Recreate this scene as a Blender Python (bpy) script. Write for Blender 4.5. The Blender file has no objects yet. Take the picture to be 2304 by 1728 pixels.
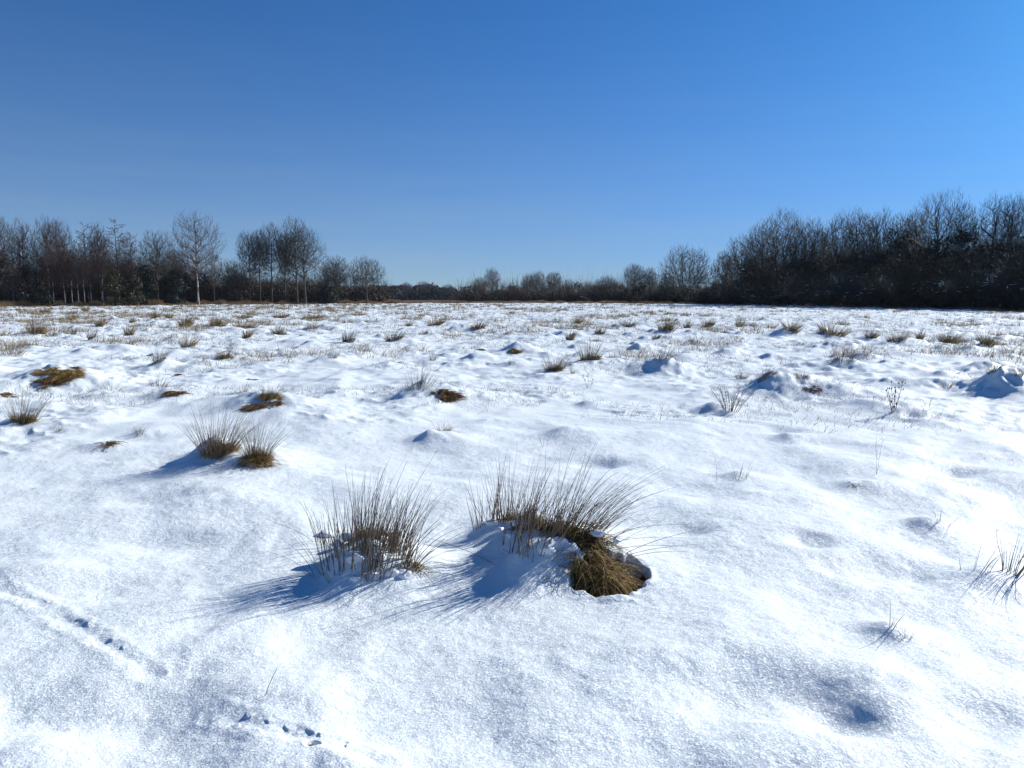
import bpy, math, random
import numpy as np
R = math.radians

# ------------------------------------------------------------------ camera, sky, sun, exposure
scene = bpy.context.scene
CAM_H = 1.5
PITCH = math.atan((864-668)/1664)          # horizon sits at row 668 of the 1728 row photograph
cd = bpy.data.cameras.new('camera'); cam = bpy.data.objects.new('camera', cd)
scene.collection.objects.link(cam); scene.camera = cam
cam.location = (0, 0, CAM_H); cam.rotation_euler = (math.pi/2-PITCH, 0, 0)
cd.sensor_width = 36; cd.lens = 26; cd.clip_start = 0.05; cd.clip_end = 6000

SKY_LIFT, SKY_TINT, SKY_STRENGTH = .10, (.25, 1.0, 1.46), .076
SUN_AZ, SUN_EL = R(56), R(27)              # to the right of the view, beyond the field
SUN = np.array([math.sin(SUN_AZ)*math.cos(SUN_EL), math.cos(SUN_AZ)*math.cos(SUN_EL), math.sin(SUN_EL)])
w = bpy.data.worlds.new('World'); scene.world = w; w.use_nodes = True
nt = w.node_tree; nt.nodes.clear()
sky = nt.nodes.new('ShaderNodeTexSky'); sky.sky_type = 'NISHITA'; sky.sun_disc = False
sky.sun_elevation = SUN_EL; sky.sun_rotation = SUN_AZ
sky.air_density = 0.5; sky.dust_density = 0.3; sky.ozone_density = 5.0; sky.altitude = 0
# lift the sampled direction a little: clear cold winter air without a yellow horizon
geo_ = nt.nodes.new('ShaderNodeTexCoord'); va = nt.nodes.new('ShaderNodeVectorMath'); va.operation = 'ADD'; va.inputs[1].default_value = (0, 0, SKY_LIFT)
vn_ = nt.nodes.new('ShaderNodeVectorMath'); vn_.operation = 'NORMALIZE'
nt.links.new(geo_.outputs['Generated'], va.inputs[0]); nt.links.new(va.outputs[0], vn_.inputs[0]); nt.links.new(vn_.outputs[0], sky.inputs['Vector'])
hs = nt.nodes.new('ShaderNodeMix'); hs.data_type = 'RGBA'; hs.blend_type = 'MULTIPLY'; hs.inputs[0].default_value = 1; hs.inputs[7].default_value = (*SKY_TINT, 1)
bg = nt.nodes.new('ShaderNodeBackground'); bg.inputs['Strength'].default_value = SKY_STRENGTH
wo = nt.nodes.new('ShaderNodeOutputWorld')
# thin pale mist low over the horizon
sx = nt.nodes.new('ShaderNodeSeparateXYZ'); nt.links.new(geo_.outputs['Generated'], sx.inputs[0])
m1 = nt.nodes.new('ShaderNodeMath'); m1.operation = 'MULTIPLY'; m1.inputs[1].default_value = -1/.135; nt.links.new(sx.outputs['Z'], m1.inputs[0])
m2 = nt.nodes.new('ShaderNodeMath'); m2.operation = 'EXPONENT'; nt.links.new(m1.outputs[0], m2.inputs[0])
m3 = nt.nodes.new('ShaderNodeMath'); m3.operation = 'MULTIPLY'; m3.use_clamp = True; m3.inputs[1].default_value = .82; nt.links.new(m2.outputs[0], m3.inputs[0])
mh = nt.nodes.new('ShaderNodeMix'); mh.data_type = 'RGBA'; mh.inputs[7].default_value = (3.3, 4.35, 4.15, 1)
# a faint flat streak of cloud low down
mp = nt.nodes.new('ShaderNodeMapping'); mp.inputs['Scale'].default_value = (2.2, 2.2, 34); nt.links.new(geo_.outputs['Generated'], mp.inputs['Vector'])
nz = nt.nodes.new('ShaderNodeTexNoise'); nz.inputs['Scale'].default_value = 1.6; nz.inputs['Detail'].default_value = 3; nt.links.new(mp.outputs[0], nz.inputs['Vector'])
rz = nt.nodes.new('ShaderNodeMapRange'); rz.inputs[1].default_value = .35; rz.inputs[2].default_value = .7; rz.inputs[3].default_value = .97; rz.inputs[4].default_value = 1.10; nt.links.new(nz.outputs['Fac'], rz.inputs[0])
m4 = nt.nodes.new('ShaderNodeMath'); m4.operation = 'MULTIPLY'; m4.use_clamp = True; nt.links.new(m3.outputs[0], m4.inputs[0]); nt.links.new(rz.outputs[0], m4.inputs[1])
nt.links.new(m4.outputs[0], mh.inputs[0]); nt.links.new(hs.outputs[2], mh.inputs[6])
nt.links.new(sky.outputs[0], hs.inputs[6]); nt.links.new(mh.outputs[2], bg.inputs[0]); nt.links.new(bg.outputs[0], wo.inputs[0])
sd = bpy.data.lights.new('sun', 'SUN'); sd.energy = 4.3; sd.angle = R(0.5); sd.color = (1, 0.965, 0.90)
so = bpy.data.objects.new('sun', sd); scene.collection.objects.link(so)
from mathutils import Vector
so.rotation_euler = Vector(SUN).to_track_quat('Z', 'Y').to_euler(); so.location = (30, 20, 30)
scene.view_settings.view_transform = 'Standard'; scene.view_settings.look = 'None'
scene.view_settings.gamma = 1.0; scene.view_settings.exposure = 0.62

# ------------------------------------------------------------------ helpers
COL = scene.collection
def ray(px, py):
    dx = (px-1152)/1664; dy = -(py-864)/1664
    c, s = math.cos(PITCH), math.sin(PITCH)
    return np.array([dx, c+dy*s, -s+dy*c])
def ground_at(px, py):                      # where the line of sight meets flat ground
    d = ray(px, py); t = -CAM_H/d[2]
    return d[0]*t, d[1]*t
def at_dist(px, Y):
    d = ray(px, 668); t = Y/d[1]; return d[0]*t, Y
def height_at(px, py, Y):
    d = ray(px, py); return CAM_H+d[2]*Y/d[1]
def ppm(Y): return 1664/Y                   # photo pixels per metre at depth Y

def tag(o, label=None, cat=None, group=None, kind=None):
    if label: o['label'] = label
    if cat: o['category'] = cat
    if group: o['group'] = group
    if kind: o['kind'] = kind
    return o
def empty(name, loc=(0, 0, 0), rz=0):
    o = bpy.data.objects.new(name, None); COL.objects.link(o); o.location = loc
    o.rotation_euler = (0, 0, rz); o.empty_display_size = 0.1; return o

def make_mesh(name, V, F, mat=None, parent=None, smooth=True, attrs=None):
    """V (n,3) float, F (m,k) int all faces with the same corner count"""
    me = bpy.data.meshes.new(name)
    V = np.ascontiguousarray(V, dtype=np.float32); F = np.ascontiguousarray(F, dtype=np.int32)
    m, k = F.shape
    me.vertices.add(len(V)); me.vertices.foreach_set('co', V.ravel())
    me.loops.add(m*k); me.loops.foreach_set('vertex_index', F.ravel())
    me.polygons.add(m); me.polygons.foreach_set('loop_start', np.arange(0, m*k, k, dtype=np.int32))
    me.polygons.foreach_set('use_smooth', np.full(m, smooth))
    if attrs:
        for an, av in attrs.items():
            a = me.attributes.new(an, 'FLOAT', 'POINT'); a.data.foreach_set('value', np.asarray(av, dtype=np.float32))
    me.update(calc_edges=True)
    if mat: me.materials.append(mat)
    o = bpy.data.objects.new(name, me); COL.objects.link(o)
    if parent: o.parent = parent
    return o

def tubes(P, Rd, S=3, rnd=None):
    """P (N,K,3) polylines, Rd (N,K) radii -> verts, faces, attributes"""
    N, K, _ = P.shape
    ax = P[:, -1]-P[:, 0]; ax /= np.linalg.norm(ax, axis=1, keepdims=True)+1e-9
    ref = np.where(np.abs(ax[:, 2:3]) > 0.9, np.array([[1., 0, 0]]), np.array([[0, 0, 1.]]))
    u = np.cross(ax, ref); u /= np.linalg.norm(u, axis=1, keepdims=True)+1e-9
    v = np.cross(ax, u)
    a = np.arange(S)*2*math.pi/S
    ring = u[:, None, :]*np.cos(a)[None, :, None]+v[:, None, :]*np.sin(a)[None, :, None]
    V = P[:, :, None, :]+ring[:, None, :, :]*Rd[:, :, None, None]
    i = np.arange(N)[:, None, None]*K*S; k = np.arange(K-1)[None, :, None]*S; s = np.arange(S)[None, None, :]; s2 = (s+1) % S
    F = np.stack([i+k+s, i+k+s2, i+k+S+s2, i+k+S+s], axis=-1).reshape(-1, 4)
    if rnd is None: rnd = np.random.default_rng(1).random(N)
    ra = np.broadcast_to(rnd[:, None, None], (N, K, S)).ravel()
    tt = np.broadcast_to(np.linspace(0, 1, K)[None, :, None], (N, K, S)).ravel()
    return V.reshape(-1, 3), F, ra, tt
def join_parts(parts):
    Vs, Fs, A, T, o = [], [], [], [], 0
    for V, F, a, t in parts:
        Vs.append(V); Fs.append(F+o); A.append(a); T.append(t); o += len(V)
    return np.concatenate(Vs), np.concatenate(Fs), np.concatenate(A), np.concatenate(T)
def tube_obj(name, parts, mat, parent=None):
    V, F, a, t = join_parts(parts)
    return make_mesh(name, V, F, mat, parent, True, {'rnd': a, 'tt': t})

# value noise
_rt = np.random.default_rng(7).random((256, 256))*2-1
def vn(x, y):
    x = np.asarray(x, float); y = np.asarray(y, float)
    xi = np.floor(x).astype(int); yi = np.floor(y).astype(int); fx = x-xi; fy = y-yi
    fx = fx*fx*fx*(fx*(fx*6-15)+10); fy = fy*fy*fy*(fy*(fy*6-15)+10)
    a = _rt[xi & 255, yi & 255]; b = _rt[(xi+1) & 255, yi & 255]; c = _rt[xi & 255, (yi+1) & 255]; d = _rt[(xi+1) & 255, (yi+1) & 255]
    return (a*(1-fx)+b*fx)*(1-fy)+(c*(1-fx)+d*fx)*fy
def fbm(x, y, o=3):
    s = 0; a = 1; t = 0
    for k in range(o):
        c_, s_ = math.cos(.6+k*1.1), math.sin(.6+k*1.1)
        s = s+a*vn((x*c_-y*s_)*2**k+k*17.3, (x*s_+y*c_)*2**k+k*9.1); t += a; a *= 0.5
    return s/t
def sstep(a, b, x):
    t = np.clip((x-a)/(b-a), 0, 1); return t*t*(3-2*t)

# ------------------------------------------------------------------ the snow surface as a function
_h1 = np.random.default_rng(11).random((256, 256, 5))
def cells(x, y, size, seed):                 # scattered rounded hummocks, one per jittered cell
    gx = np.floor(x/size).astype(int); gy = np.floor(y/size).astype(int); out = np.zeros_like(x)
    for i in (-1, 0, 1):
        for j in (-1, 0, 1):
            r = _h1[(gx+i+seed*37) & 255, (gy+j+seed*91) & 255]
            cx = (gx+i+r[..., 0])*size; cy = (gy+j+r[..., 1])*size
            rad = size*(0.22+0.38*r[..., 2]); amp = r[..., 3]**2.2
            dx = (x-cx); dy = (y-cy)
            dx = np.where(dx < 0, dx*1.35, dx*0.8)
            q = (dx*dx+dy*dy)/(rad*rad)
            out += amp*(rad/size)*2*np.exp(-q*1.6)
    return out

# hummocks seen in the photograph: px, py of the base, half width (m), half depth (m), height (m), steepness of the left flank
MOUNDS = [
 (815, 1262, .36, .38, .20, 1.9), (770, 1300, .18, .15, .07, 2.0), (905, 1270, .28, .22, .05, 1.0),
 (1205, 1225, .42, .32, .22, 1.7), (1275, 1262, .36, .24, .13, 1.3), (1190, 1290, .26, .19, .13, 2.2), (1100, 1190, .24, .22, .08, 2.0),
 (500, 1025, .50, .42, .15, 1.7), (560, 1040, .45, .32, .10, 1.1), (470, 1030, .30, .25, .09, 1.8),
 (40, 960, .7, .5, .14, 1.2), (135, 862, .95, .75, .34, 1.5), (385, 890, .6, .45, .16, 1.6), (590, 920, .75, .5, .22, 1.8), (600, 895, .6, .5, .12, 1.2),
 (245, 1000, .30, .22, .06, 1.2), (318, 975, .3, .22, .05, 1.2), (250, 890, .5, .4, .07, 1.6), (205, 930, .55, .4, .12, 1.9),
 (960, 895, .75, .50, .24, 2.0), (965, 985, .38, .24, .12, 1.8), (1165, 800, .8, .6, .30, 2.2), (1250, 840, .9, .6, .16, 1.8), (1335, 830, 1.0, .7, .26, 1.2),
 (1490, 838, .7, .5, .28, 2.2), (750, 812, .8, .6, .22, 1.9), (500, 810, .8, .6, .14, 1.6), (640, 803, .6, .5, .12, 1.6),
 (1610, 925, .40, .28, .12, 2.0), (1745, 885, .8, .5, .38, 2.4), (1800, 880, .6, .4, .20, 1.4), (1900, 828, .9, .6, .26, 2.2), (1985, 868, .5, .35, .18, 2.2), (1955, 888, .6, .4, .10, 1.5),
 (2262, 892, .78, .62, .58, 2.3), (2290, 880, .6, .5, .2, 1.2), (2115, 876, .5, .4, .16, 1.8), (2010, 825, .7, .5, .2, 2.1),
 (1870, 786, 1.1, .8, .34, 2.2), (1770, 762, 1.4, 1.0, .42, 2.2), (1850, 760, 1., .8, .3, 2.2), (1945, 766, 1., .8, .26, 2.1), (2165, 790, 1., .7, .22, 2.), (2195, 784, 1., .7, .24, 2.), (2010, 775, 1., .7, .24, 2.),
 (1385, 812, .45, .35, .12, 2.0), (1435, 790, .6, .4, .2, 2.1), (1060, 745, 1.2, .9, .3, 2.1), (1640, 800, .6, .4, .2, 2.0), (1560, 755, .9, .7, .26, 2.1),
 (1625, 748, .9, .7, .28, 2.1), (1775, 985, .25, .18, .07, 1.8), (2195, 830, .5, .35, .16, 2.1),
 (2085, 1180, .24, .18, .075, 1.9), (1992, 1422, .17, .13, .055, 1.8), (2225, 1295, .34, .24, .09, 1.5), (1660, 1078, .22, .18, .045, 1.6), (1925, 1096, .26, .2, .06, 1.8),
 (2150, 1058, .26, .16, -.075, 1.0), (1345, 1036, .26, .16, -.07, 1.0), (1905, 1635, .12, .09, -.035, 1.0), (1870, 1600, .16, .20, -.028, 1.0), (1825, 1225, .15, .13, -.05, 1.0),
 (1555, 1200, .14, .12, -.04, 1.0), (2180, 1610, .20, .18, -.045, 1.0), (1960, 1560, .30, .22, .06, 1.2), (1420, 1500, .55, .35, .06, 1.0), (1750, 1700, .4, .2, .05, 1.),
 (1318, 905, .3, .2, .09, 2.), (1280, 975, .4, .3, .07, 1.7), (1100, 945, .35, .22, .06, 1.8), (640, 1560, .35, .2, .03, 1.), (760, 1720, .3, .15, .05, 1.),
 (120, 1590, .40, .18, -.045, 1.), (330, 1215, .50, .22, -.04, 1.), (250, 1320, .45, .2, -.03, 1.), (1690, 1560, .35, .2, -.04, 1.), (2020, 1280, .4, .2, -.04, 1.),
 (60, 1290, .3, .22, .06, 1.), (460, 1130, .4, .3, .05, 1.), (360, 1120, .35, .2, -.04, 1.),
]
_m = []
for px, py, rx, ry, h, st in MOUNDS:
    if px > 1500 and py < 900: h *= .68; st = 1+(st-1)*.7
    gx, gy = ground_at(px, py); _m.append((gx, gy, rx, ry, h, st))
# wells melted round the exposed thatch (px, py, radius x, radius y, depth)
PITS = [(1362, 1306, .180, .205, .13), (1425, 1298, .08, .12, .14),  (702, 1682, .026, .022, .04)]
_p = []
for px, py, rx, ry, d in PITS:
    gx, gy = ground_at(px, py); _p.append((gx, gy, rx, ry, d))
# animal track pressed into the crust: px, py, rx, ry, depth
TRACK = [(20, 1335, .4), (110, 1385, .8), (150, 1408, 1.), (172, 1400, .7), (235, 1445, 1.), (290, 1478, .8), (500, 1600, .6), (575, 1632, 1.), (592, 1618, .7), (660, 1655, 1.5), (735, 1648, 1.1), (745, 1682, 1.3), (835, 1712, .6)]
_t = []
for px, py, k_ in TRACK:
    gx, gy = ground_at(px, py); _t.append((gx, gy, .050*k_**.4, .026*k_**.4, .0038*k_))

EDGE_X = np.array([-2600, -900, 0, 500, 900, 1200, 1500, 1700, 2000, 2304, 3000, 4600])
EDGE_D = np.array([60, 90, 112, 138, 172, 180, 160, 128, 96, 74, 55, 45.])
def edge_depth(x, y):                        # depth Y at which the meadow ends, by bearing
    px = 1152+1664*x/np.maximum(y, 0.5)
    return np.interp(px, EDGE_X, EDGE_D)

def H(x, y):
    x = np.asarray(x, float); y = np.asarray(y, float)
    d = np.hypot(x, y)
    z = 0.062*fbm(x/2.6+5, y/3.4+3, 2)
    wx = x+0.35*vn(x/2, y/2); wy = y+0.35*vn(x/2+40, y/2)
    z += 0.038*vn(wx/0.62+0.35*wy, wy/1.15)*(0.35+0.65*sstep(-1, 1, vn(x/3, y/3)*2))
    z += 0.021*fbm(wx/0.36+3, wy/0.42, 2)
    f = sstep(4.5, 11, d)
    z += 0.115*f*cells(x, y, 1.15, 1)
    z += 0.12*sstep(8, 20, d)*cells(x, y, 0.62, 2)
    z += 0.16*sstep(12, 30, d)*cells(x, y, 2.1, 3)
    z += 0.024*sstep(5, 10, d)*(1-np.abs(fbm(x/0.34, y/0.30, 3))*2.2)*sstep(-.25, .35, vn(x/1.9+8, y/1.9)+.25*sstep(8, 20, d))
    z += 0.035*sstep(7, 14, d)*cells(x, y, 0.33, 5)
    near = d < 9
    if near.any():
        xn, yn = x[near], y[near]
        g = 0.0042*fbm(xn/0.075, yn/0.075, 3)
        z[near] += g+furrow(xn, yn)
    ps = 0.85+0.15*vn(x/0.13+9, y/0.13)      # ragged outlines
    for gx, gy, rx, ry, h, st in _m:
        k = (np.abs(x-gx) < 3.2*rx) & (np.abs(y-gy) < 3.2*ry)
        if not k.any(): continue
        dx = (x[k]-gx)/rx; dy = (y[k]-gy)/ry
        if h > 0:
            dx = np.where(dx < 0, dx*st, dx*0.9)
        q = np.sqrt(dx*dx+dy*dy)
        z[k] += h*np.exp(-1.15*np.power(q, 1.75 if h > 0 else 2.4))*(0.93+0.12*vn(x[k]/0.11, y[k]/0.11))
    for gx, gy, rx, ry, dp in _p:
        k = (np.abs(x-gx) < 2.2*rx) & (np.abs(y-gy) < 2.2*ry)
        if not k.any(): continue
        q = np.sqrt(((x[k]-gx)/rx)**2+((y[k]-gy)/ry)**2)+0.22*fbm(x[k]/0.07, y[k]/0.07, 3)
        z[k] += -dp*(1-sstep(0.78, 1.16, q))+0.010*np.exp(-((q-1.25)/0.2)**2)*(.5+vn(x[k]/.06, y[k]/.06))
    for gx, gy, rx, ry, dp in _t:
        k = (np.abs(x-gx) < 3.2*rx) & (np.abs(y-gy) < 3.2*rx)
        if not k.any(): continue
        dx = x[k]-gx; dy = y[k]-gy; u = dx*0.85-dy*0.53; v = dx*0.53+dy*0.85
        q = np.sqrt((u/rx)**2+(v/ry)**2)+0.9*fbm(x[k]/0.045, y[k]/0.045, 2)
        z[k] += -dp*.8*(1-sstep(0.1, 1.7, q))
    return z
FUR = [[(0, 1325), (70, 1350), (170, 1405), (250, 1455), (340, 1505)], [(480, 1590), (570, 1625), (660, 1655), (745, 1675), (860, 1728)]]
_f = [[ground_at(*p) for p in l_] for l_ in FUR]
def furrow(x, y):
    z = np.zeros_like(x)
    for l_ in _f:
        for (x0, y0), (x1, y1) in zip(l_[:-1], l_[1:]):
            k = (np.abs(x-(x0+x1)/2) < .45) & (np.abs(y-(y0+y1)/2) < .45)
            if not k.any(): continue
            xx, yy = x[k], y[k]; L2 = (x1-x0)**2+(y1-y0)**2; t = np.clip(((xx-x0)*(x1-x0)+(yy-y0)*(y1-y0))/L2, 0, 1)
            d = np.hypot(xx-x0-t*(x1-x0), yy-y0-t*(y1-y0))+.018*fbm(xx/.05, yy/.05, 2)
            v_ = -.0055*np.exp(-(d/.030)**2)*(1+.6*vn(xx/.09, yy/.09))+.003*np.exp(-((d-.062)/.02)**2)
            z[k] = np.where(np.abs(v_) > np.abs(z[k]), v_, z[k])
    return z
def H1(x, y): return float(H(np.array([x]), np.array([y]))[0])
Z0 = H1(0, 0)

# ------------------------------------------------------------------ materials
def mat_new(name):
    m = bpy.data.materials.new(name); m.use_nodes = True; n = m.node_tree.nodes; l = m.node_tree.links
    return m, n, l, n['Principled BSDF']
def N(n, t, **kw):
    x = n.new(t)
    for k, v in kw.items(): setattr(x, k, v)
    return x
def mix(n, l, f, a, b):
    x = N(n, 'ShaderNodeMix', data_type='RGBA')
    for sock, v in ((x.inputs[0], f), (x.inputs[6], a), (x.inputs[7], b)):
        if hasattr(v, 'links') or isinstance(v, bpy.types.NodeSocket): l.new(v, sock)
        else: sock.default_value = v if isinstance(v, float) else (*v, 1)
    return x.outputs[2]
def noise(n, l, scale, detail=3, rough=.5, vec=None):
    x = N(n, 'ShaderNodeTexNoise'); x.inputs['Scale'].default_value = scale; x.inputs['Detail'].default_value = detail; x.inputs['Roughness'].default_value = rough
    if vec is not None: l.new(vec, x.inputs['Vector'])
    return x.outputs['Fac']
def ramp(n, l, v, stops):
    r = N(n, 'ShaderNodeValToRGB'); e = r.color_ramp.elements
    e[0].position, e[0].color = stops[0][0], (*stops[0][1], 1); e[1].position, e[1].color = stops[-1][0], (*stops[-1][1], 1)
    for p, c in stops[1:-1]:
        q = e.new(p); q.color = (*c, 1)
    l.new(v, r.inputs[0]); return r.outputs[0]

def snow_material():
    m, n, l, b = mat_new('snow')
    geo = N(n, 'ShaderNodeNewGeometry'); pos = geo.outputs['Position']
    bare = N(n, 'ShaderNodeAttribute', attribute_name='bare').outputs['Fac']
    nb = noise(n, l, 5.0, 4, .65, pos)
    s = N(n, 'ShaderNodeMath', operation='ADD'); l.new(bare, s.inputs[0]); l.new(nb, s.inputs[1])
    mask = ramp(n, l, s.outputs[0], [(0.93, (0, 0, 0)), (1.0, (1, 1, 1))])
    litter = ramp(n, l, noise(n, l, 30, 4, .7, pos), [(0.3, (.03, .018, .007)), (0.7, (.20, .115, .045))])
    tint = mix(n, l, noise(n, l, 1.3, 3, .5, pos), (.70, .775, .80), (.765, .812, .825))
    col = mix(n, l, mask, tint, litter)
    l.new(col, b.inputs['Base Color'])
    b.inputs['Roughness'].default_value = .55; b.inputs['IOR'].default_value = 1.31
    b.inputs['Specular IOR Level'].default_value = .35
    # grains: each crystal tips its own way
    cell = N(n, 'ShaderNodeTexVoronoi'); cell.inputs['Scale'].default_value = 115; l.new(pos, cell.inputs['Vector'])
    fine = noise(n, l, 170, 4, .7, pos); med = noise(n, l, 26, 5, .6, pos)
    b1 = N(n, 'ShaderNodeBump'); b1.inputs['Strength'].default_value = .26; b1.inputs['Distance'].default_value = .022; l.new(med, b1.inputs['Height'])
    b2 = N(n, 'ShaderNodeBump'); l.new(ramp(n, l, noise(n, l, .9, 3, .6, pos), [(.35, (.28,)*3), (.65, (.62,)*3)]), b2.inputs['Strength']); b2.inputs['Distance'].default_value = .0055; l.new(fine, b2.inputs['Height']); l.new(b1.outputs[0], b2.inputs['Normal'])
    b3 = N(n, 'ShaderNodeBump'); b3.inputs['Strength'].default_value = .22; b3.inputs['Distance'].default_value = .006; l.new(cell.outputs['Distance'], b3.inputs['Height']); l.new(b2.outputs[0], b3.inputs['Normal'])
    # scattered larger crystals tipped at random catch the sun
    cr = N(n, 'ShaderNodeTexVoronoi'); cr.inputs['Scale'].default_value = 135; l.new(pos, cr.inputs['Vector'])
    sc = N(n, 'ShaderNodeSeparateColor'); l.new(cr.outputs['Color'], sc.inputs[0])
    mk = ramp(n, l, sc.outputs[0], [(.72, (0, 0, 0)), (.76, (.48, .48, .48))])
    v1 = N(n, 'ShaderNodeVectorMath', operation='SUBTRACT'); l.new(cr.outputs['Color'], v1.inputs[0]); v1.inputs[1].default_value = (.5, .35, .35)
    v2 = N(n, 'ShaderNodeVectorMath', operation='MULTIPLY'); l.new(v1.outputs[0], v2.inputs[0]); l.new(mk, v2.inputs[1])
    v3 = N(n, 'ShaderNodeVectorMath', operation='ADD'); l.new(b3.outputs[0], v3.inputs[0]); l.new(v2.outputs[0], v3.inputs[1])
    v4 = N(n, 'ShaderNodeVectorMath', operation='NORMALIZE'); l.new(v3.outputs[0], v4.inputs[0]); l.new(v4.outputs[0], b.inputs['Normal'])
    return m
def blade_material(name, lo, hi, base, rough=.6, basefrac=.35):
    """lo..hi by blade, base colour at the foot"""
    m, n, l, b = mat_new(name)
    rn = N(n, 'ShaderNodeAttribute', attribute_name='rnd').outputs['Fac']; tt = N(n, 'ShaderNodeAttribute', attribute_name='tt').outputs['Fac']
    c = ramp(n, l, rn, [(0, lo), (.7, tuple((a+b_)/2 for a, b_ in zip(lo, hi))), (1, hi)])
    f = ramp(n, l, tt, [(0, (1, 1, 1)), (basefrac, (0, 0, 0))])
    c2 = mix(n, l, f, c, base); l.new(c2, b.inputs['Base Color']); b.inputs['Roughness'].default_value = rough
    b.inputs['Specular IOR Level'].default_value = .3
    return m
def bark_material(name, a, b_, scale=6):
    m, n, l, b = mat_new(name)
    tc = N(n, 'ShaderNodeTexCoord'); l.new(ramp(n, l, noise(n, l, scale, 5, .6, tc.outputs['Object']), [(.3, a), (.7, b_)]), b.inputs['Base Color'])
    b.inputs['Roughness'].default_value = .85; b.inputs['Specular IOR Level'].default_value = .2
    return m
M_snow = snow_material()
M_rush = blade_material('rush_stem', (.065, .047, .037), (.36, .28, .20), (.17, .125, .06))
M_rush_grey = blade_material('grey_rush_stem', (.07, .058, .047), (.24, .195, .145), (.16, .12, .06))
M_straw = blade_material('straw', (.14, .095, .045), (.42, .31, .16), (.13, .085, .035))
M_olive = blade_material('olive_straw', (.11, .085, .025), (.33, .25, .09), (.08, .06, .02))
M_thatch = blade_material('thatch_fibre', (.09, .055, .016), (.58, .39, .13), (.06, .035, .012))
M_moss = blade_material('moss_fibre', (.07, .038, .012), (.33, .18, .06), (.06, .032, .012))
M_dead = blade_material('dead_stalk', (.05, .028, .02), (.16, .085, .05), (.10, .06, .03))
M_margin = blade_material('margin_grass', (.12, .07, .03), (.34, .22, .10), (.09, .055, .025))
M_soil, _n, _l, _b = mat_new('dark_peat'); _b.inputs['Roughness'].default_value = .95
_l.new(ramp(_n, _l, noise(_n, _l, 40, 5, .7), [(.3, (.012, .008, .004)), (.7, (.075, .045, .016))]), _b.inputs['Base Color'])
M_bark = bark_material('bark', (.035, .030, .024), (.13, .115, .095))
M_bark_dark = bark_material('shaded_bark', (.012, .013, .012), (.045, .045, .038))  # shade of the backlit right wood put into the bark colour
M_birch, _n, _l, _b = mat_new('birch_bark'); _b.inputs['Roughness'].default_value = .8
_tc = N(_n, 'ShaderNodeTexCoord'); _w = ramp(_n, _l, noise(_n, _l, 2.6, 5, .65, _tc.outputs['Object']), [(.44, (.045, .038, .032)), (.60, (.46, .43, .39))])
_up = ramp(_n, _l, N(_n, 'ShaderNodeAttribute', attribute_name='tt').outputs['Fac'], [(.35, (0, 0, 0)), (.75, (1, 1, 1))])
_l.new(mix(_n, _l, _up, _w, (.05, .038, .034)), _b.inputs['Base Color'])
M_twig = blade_material('bare_twig', (.02, .018, .015), (.075, .062, .046), (.07, .06, .05))
M_twig_red = blade_material('birch_twig', (.034, .018, .015), (.12, .060, .047), (.05, .04, .036))
M_twig_hazed = blade_material('hazed_twig', (.055, .052, .055), (.13, .115, .11), (.06, .055, .055))  # distance haze put into the twig colour, paler and bluer than bare twigs
M_twig_dark = blade_material('shaded_twig', (.014, .016, .014), (.05, .052, .04), (.02, .02, .018))  # darker twig copy, the backlit wood's shade is in its colour
M_leaf_olive = blade_material('olive_evergreen', (.020, .020, .008), (.070, .062, .024), (.02, .022, .01))
M_leaf_dark = blade_material('dark_shaded_leaf', (.005, .008, .006), (.020, .030, .018), (.008, .012, .008))  # dark leaf, with the shade of the thickets painted in as near black
M_leaf_brown = blade_material('brown_scrub', (.026, .017, .011), (.085, .054, .034), (.03, .022, .015))
M_leaf_hazed = blade_material('hazed_conifer', (.012, .020, .028), (.03, .045, .06), (.012, .02, .028))  # blue of the distance haze painted into the needles
M_snowbit, _n, _l, _b = mat_new('lodged_snow'); _b.inputs['Base Color'].default_value = (.80, .82, .85, 1); _b.inputs['Roughness'].default_value = .6

# ------------------------------------------------------------------ ground sheet (one sheet, finest close by)
ang = np.concatenate([np.arange(-180, -60, 3.0), np.arange(-60, -40, .4), np.arange(-40, 40, .075), np.arange(40, 60, .4), np.arange(60, 180, 3.0)])
rad = [0.5]
while rad[-1] < 1.5: rad.append(rad[-1]*1.01)
while rad[-1] < 6: rad.append(rad[-1]*1.0028)
while rad[-1] < 60: rad.append(rad[-1]*1.0045)
while rad[-1] < 260: rad.append(rad[-1]*1.009)
while rad[-1] < 4500: rad.append(rad[-1]*1.06)
rad = np.array(rad); A, RR = np.meshgrid(np.radians(ang), rad, indexing='ij')
X = (RR*np.sin(A)); Y = (RR*np.cos(A)); nA, nR = X.shape
ED = edge_depth(X, Y)
Zg = H(X.ravel(), Y.ravel()).reshape(X.shape)
Zg *= 1-sstep(200, 300, RR)
bare = np.full(X.shape, -1.0)
bey = np.where(Y > 5, Y-ED, -50.)
bare = np.where(bey > -4, sstep(-4, 2, bey)*1.2-.15, bare)
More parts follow.
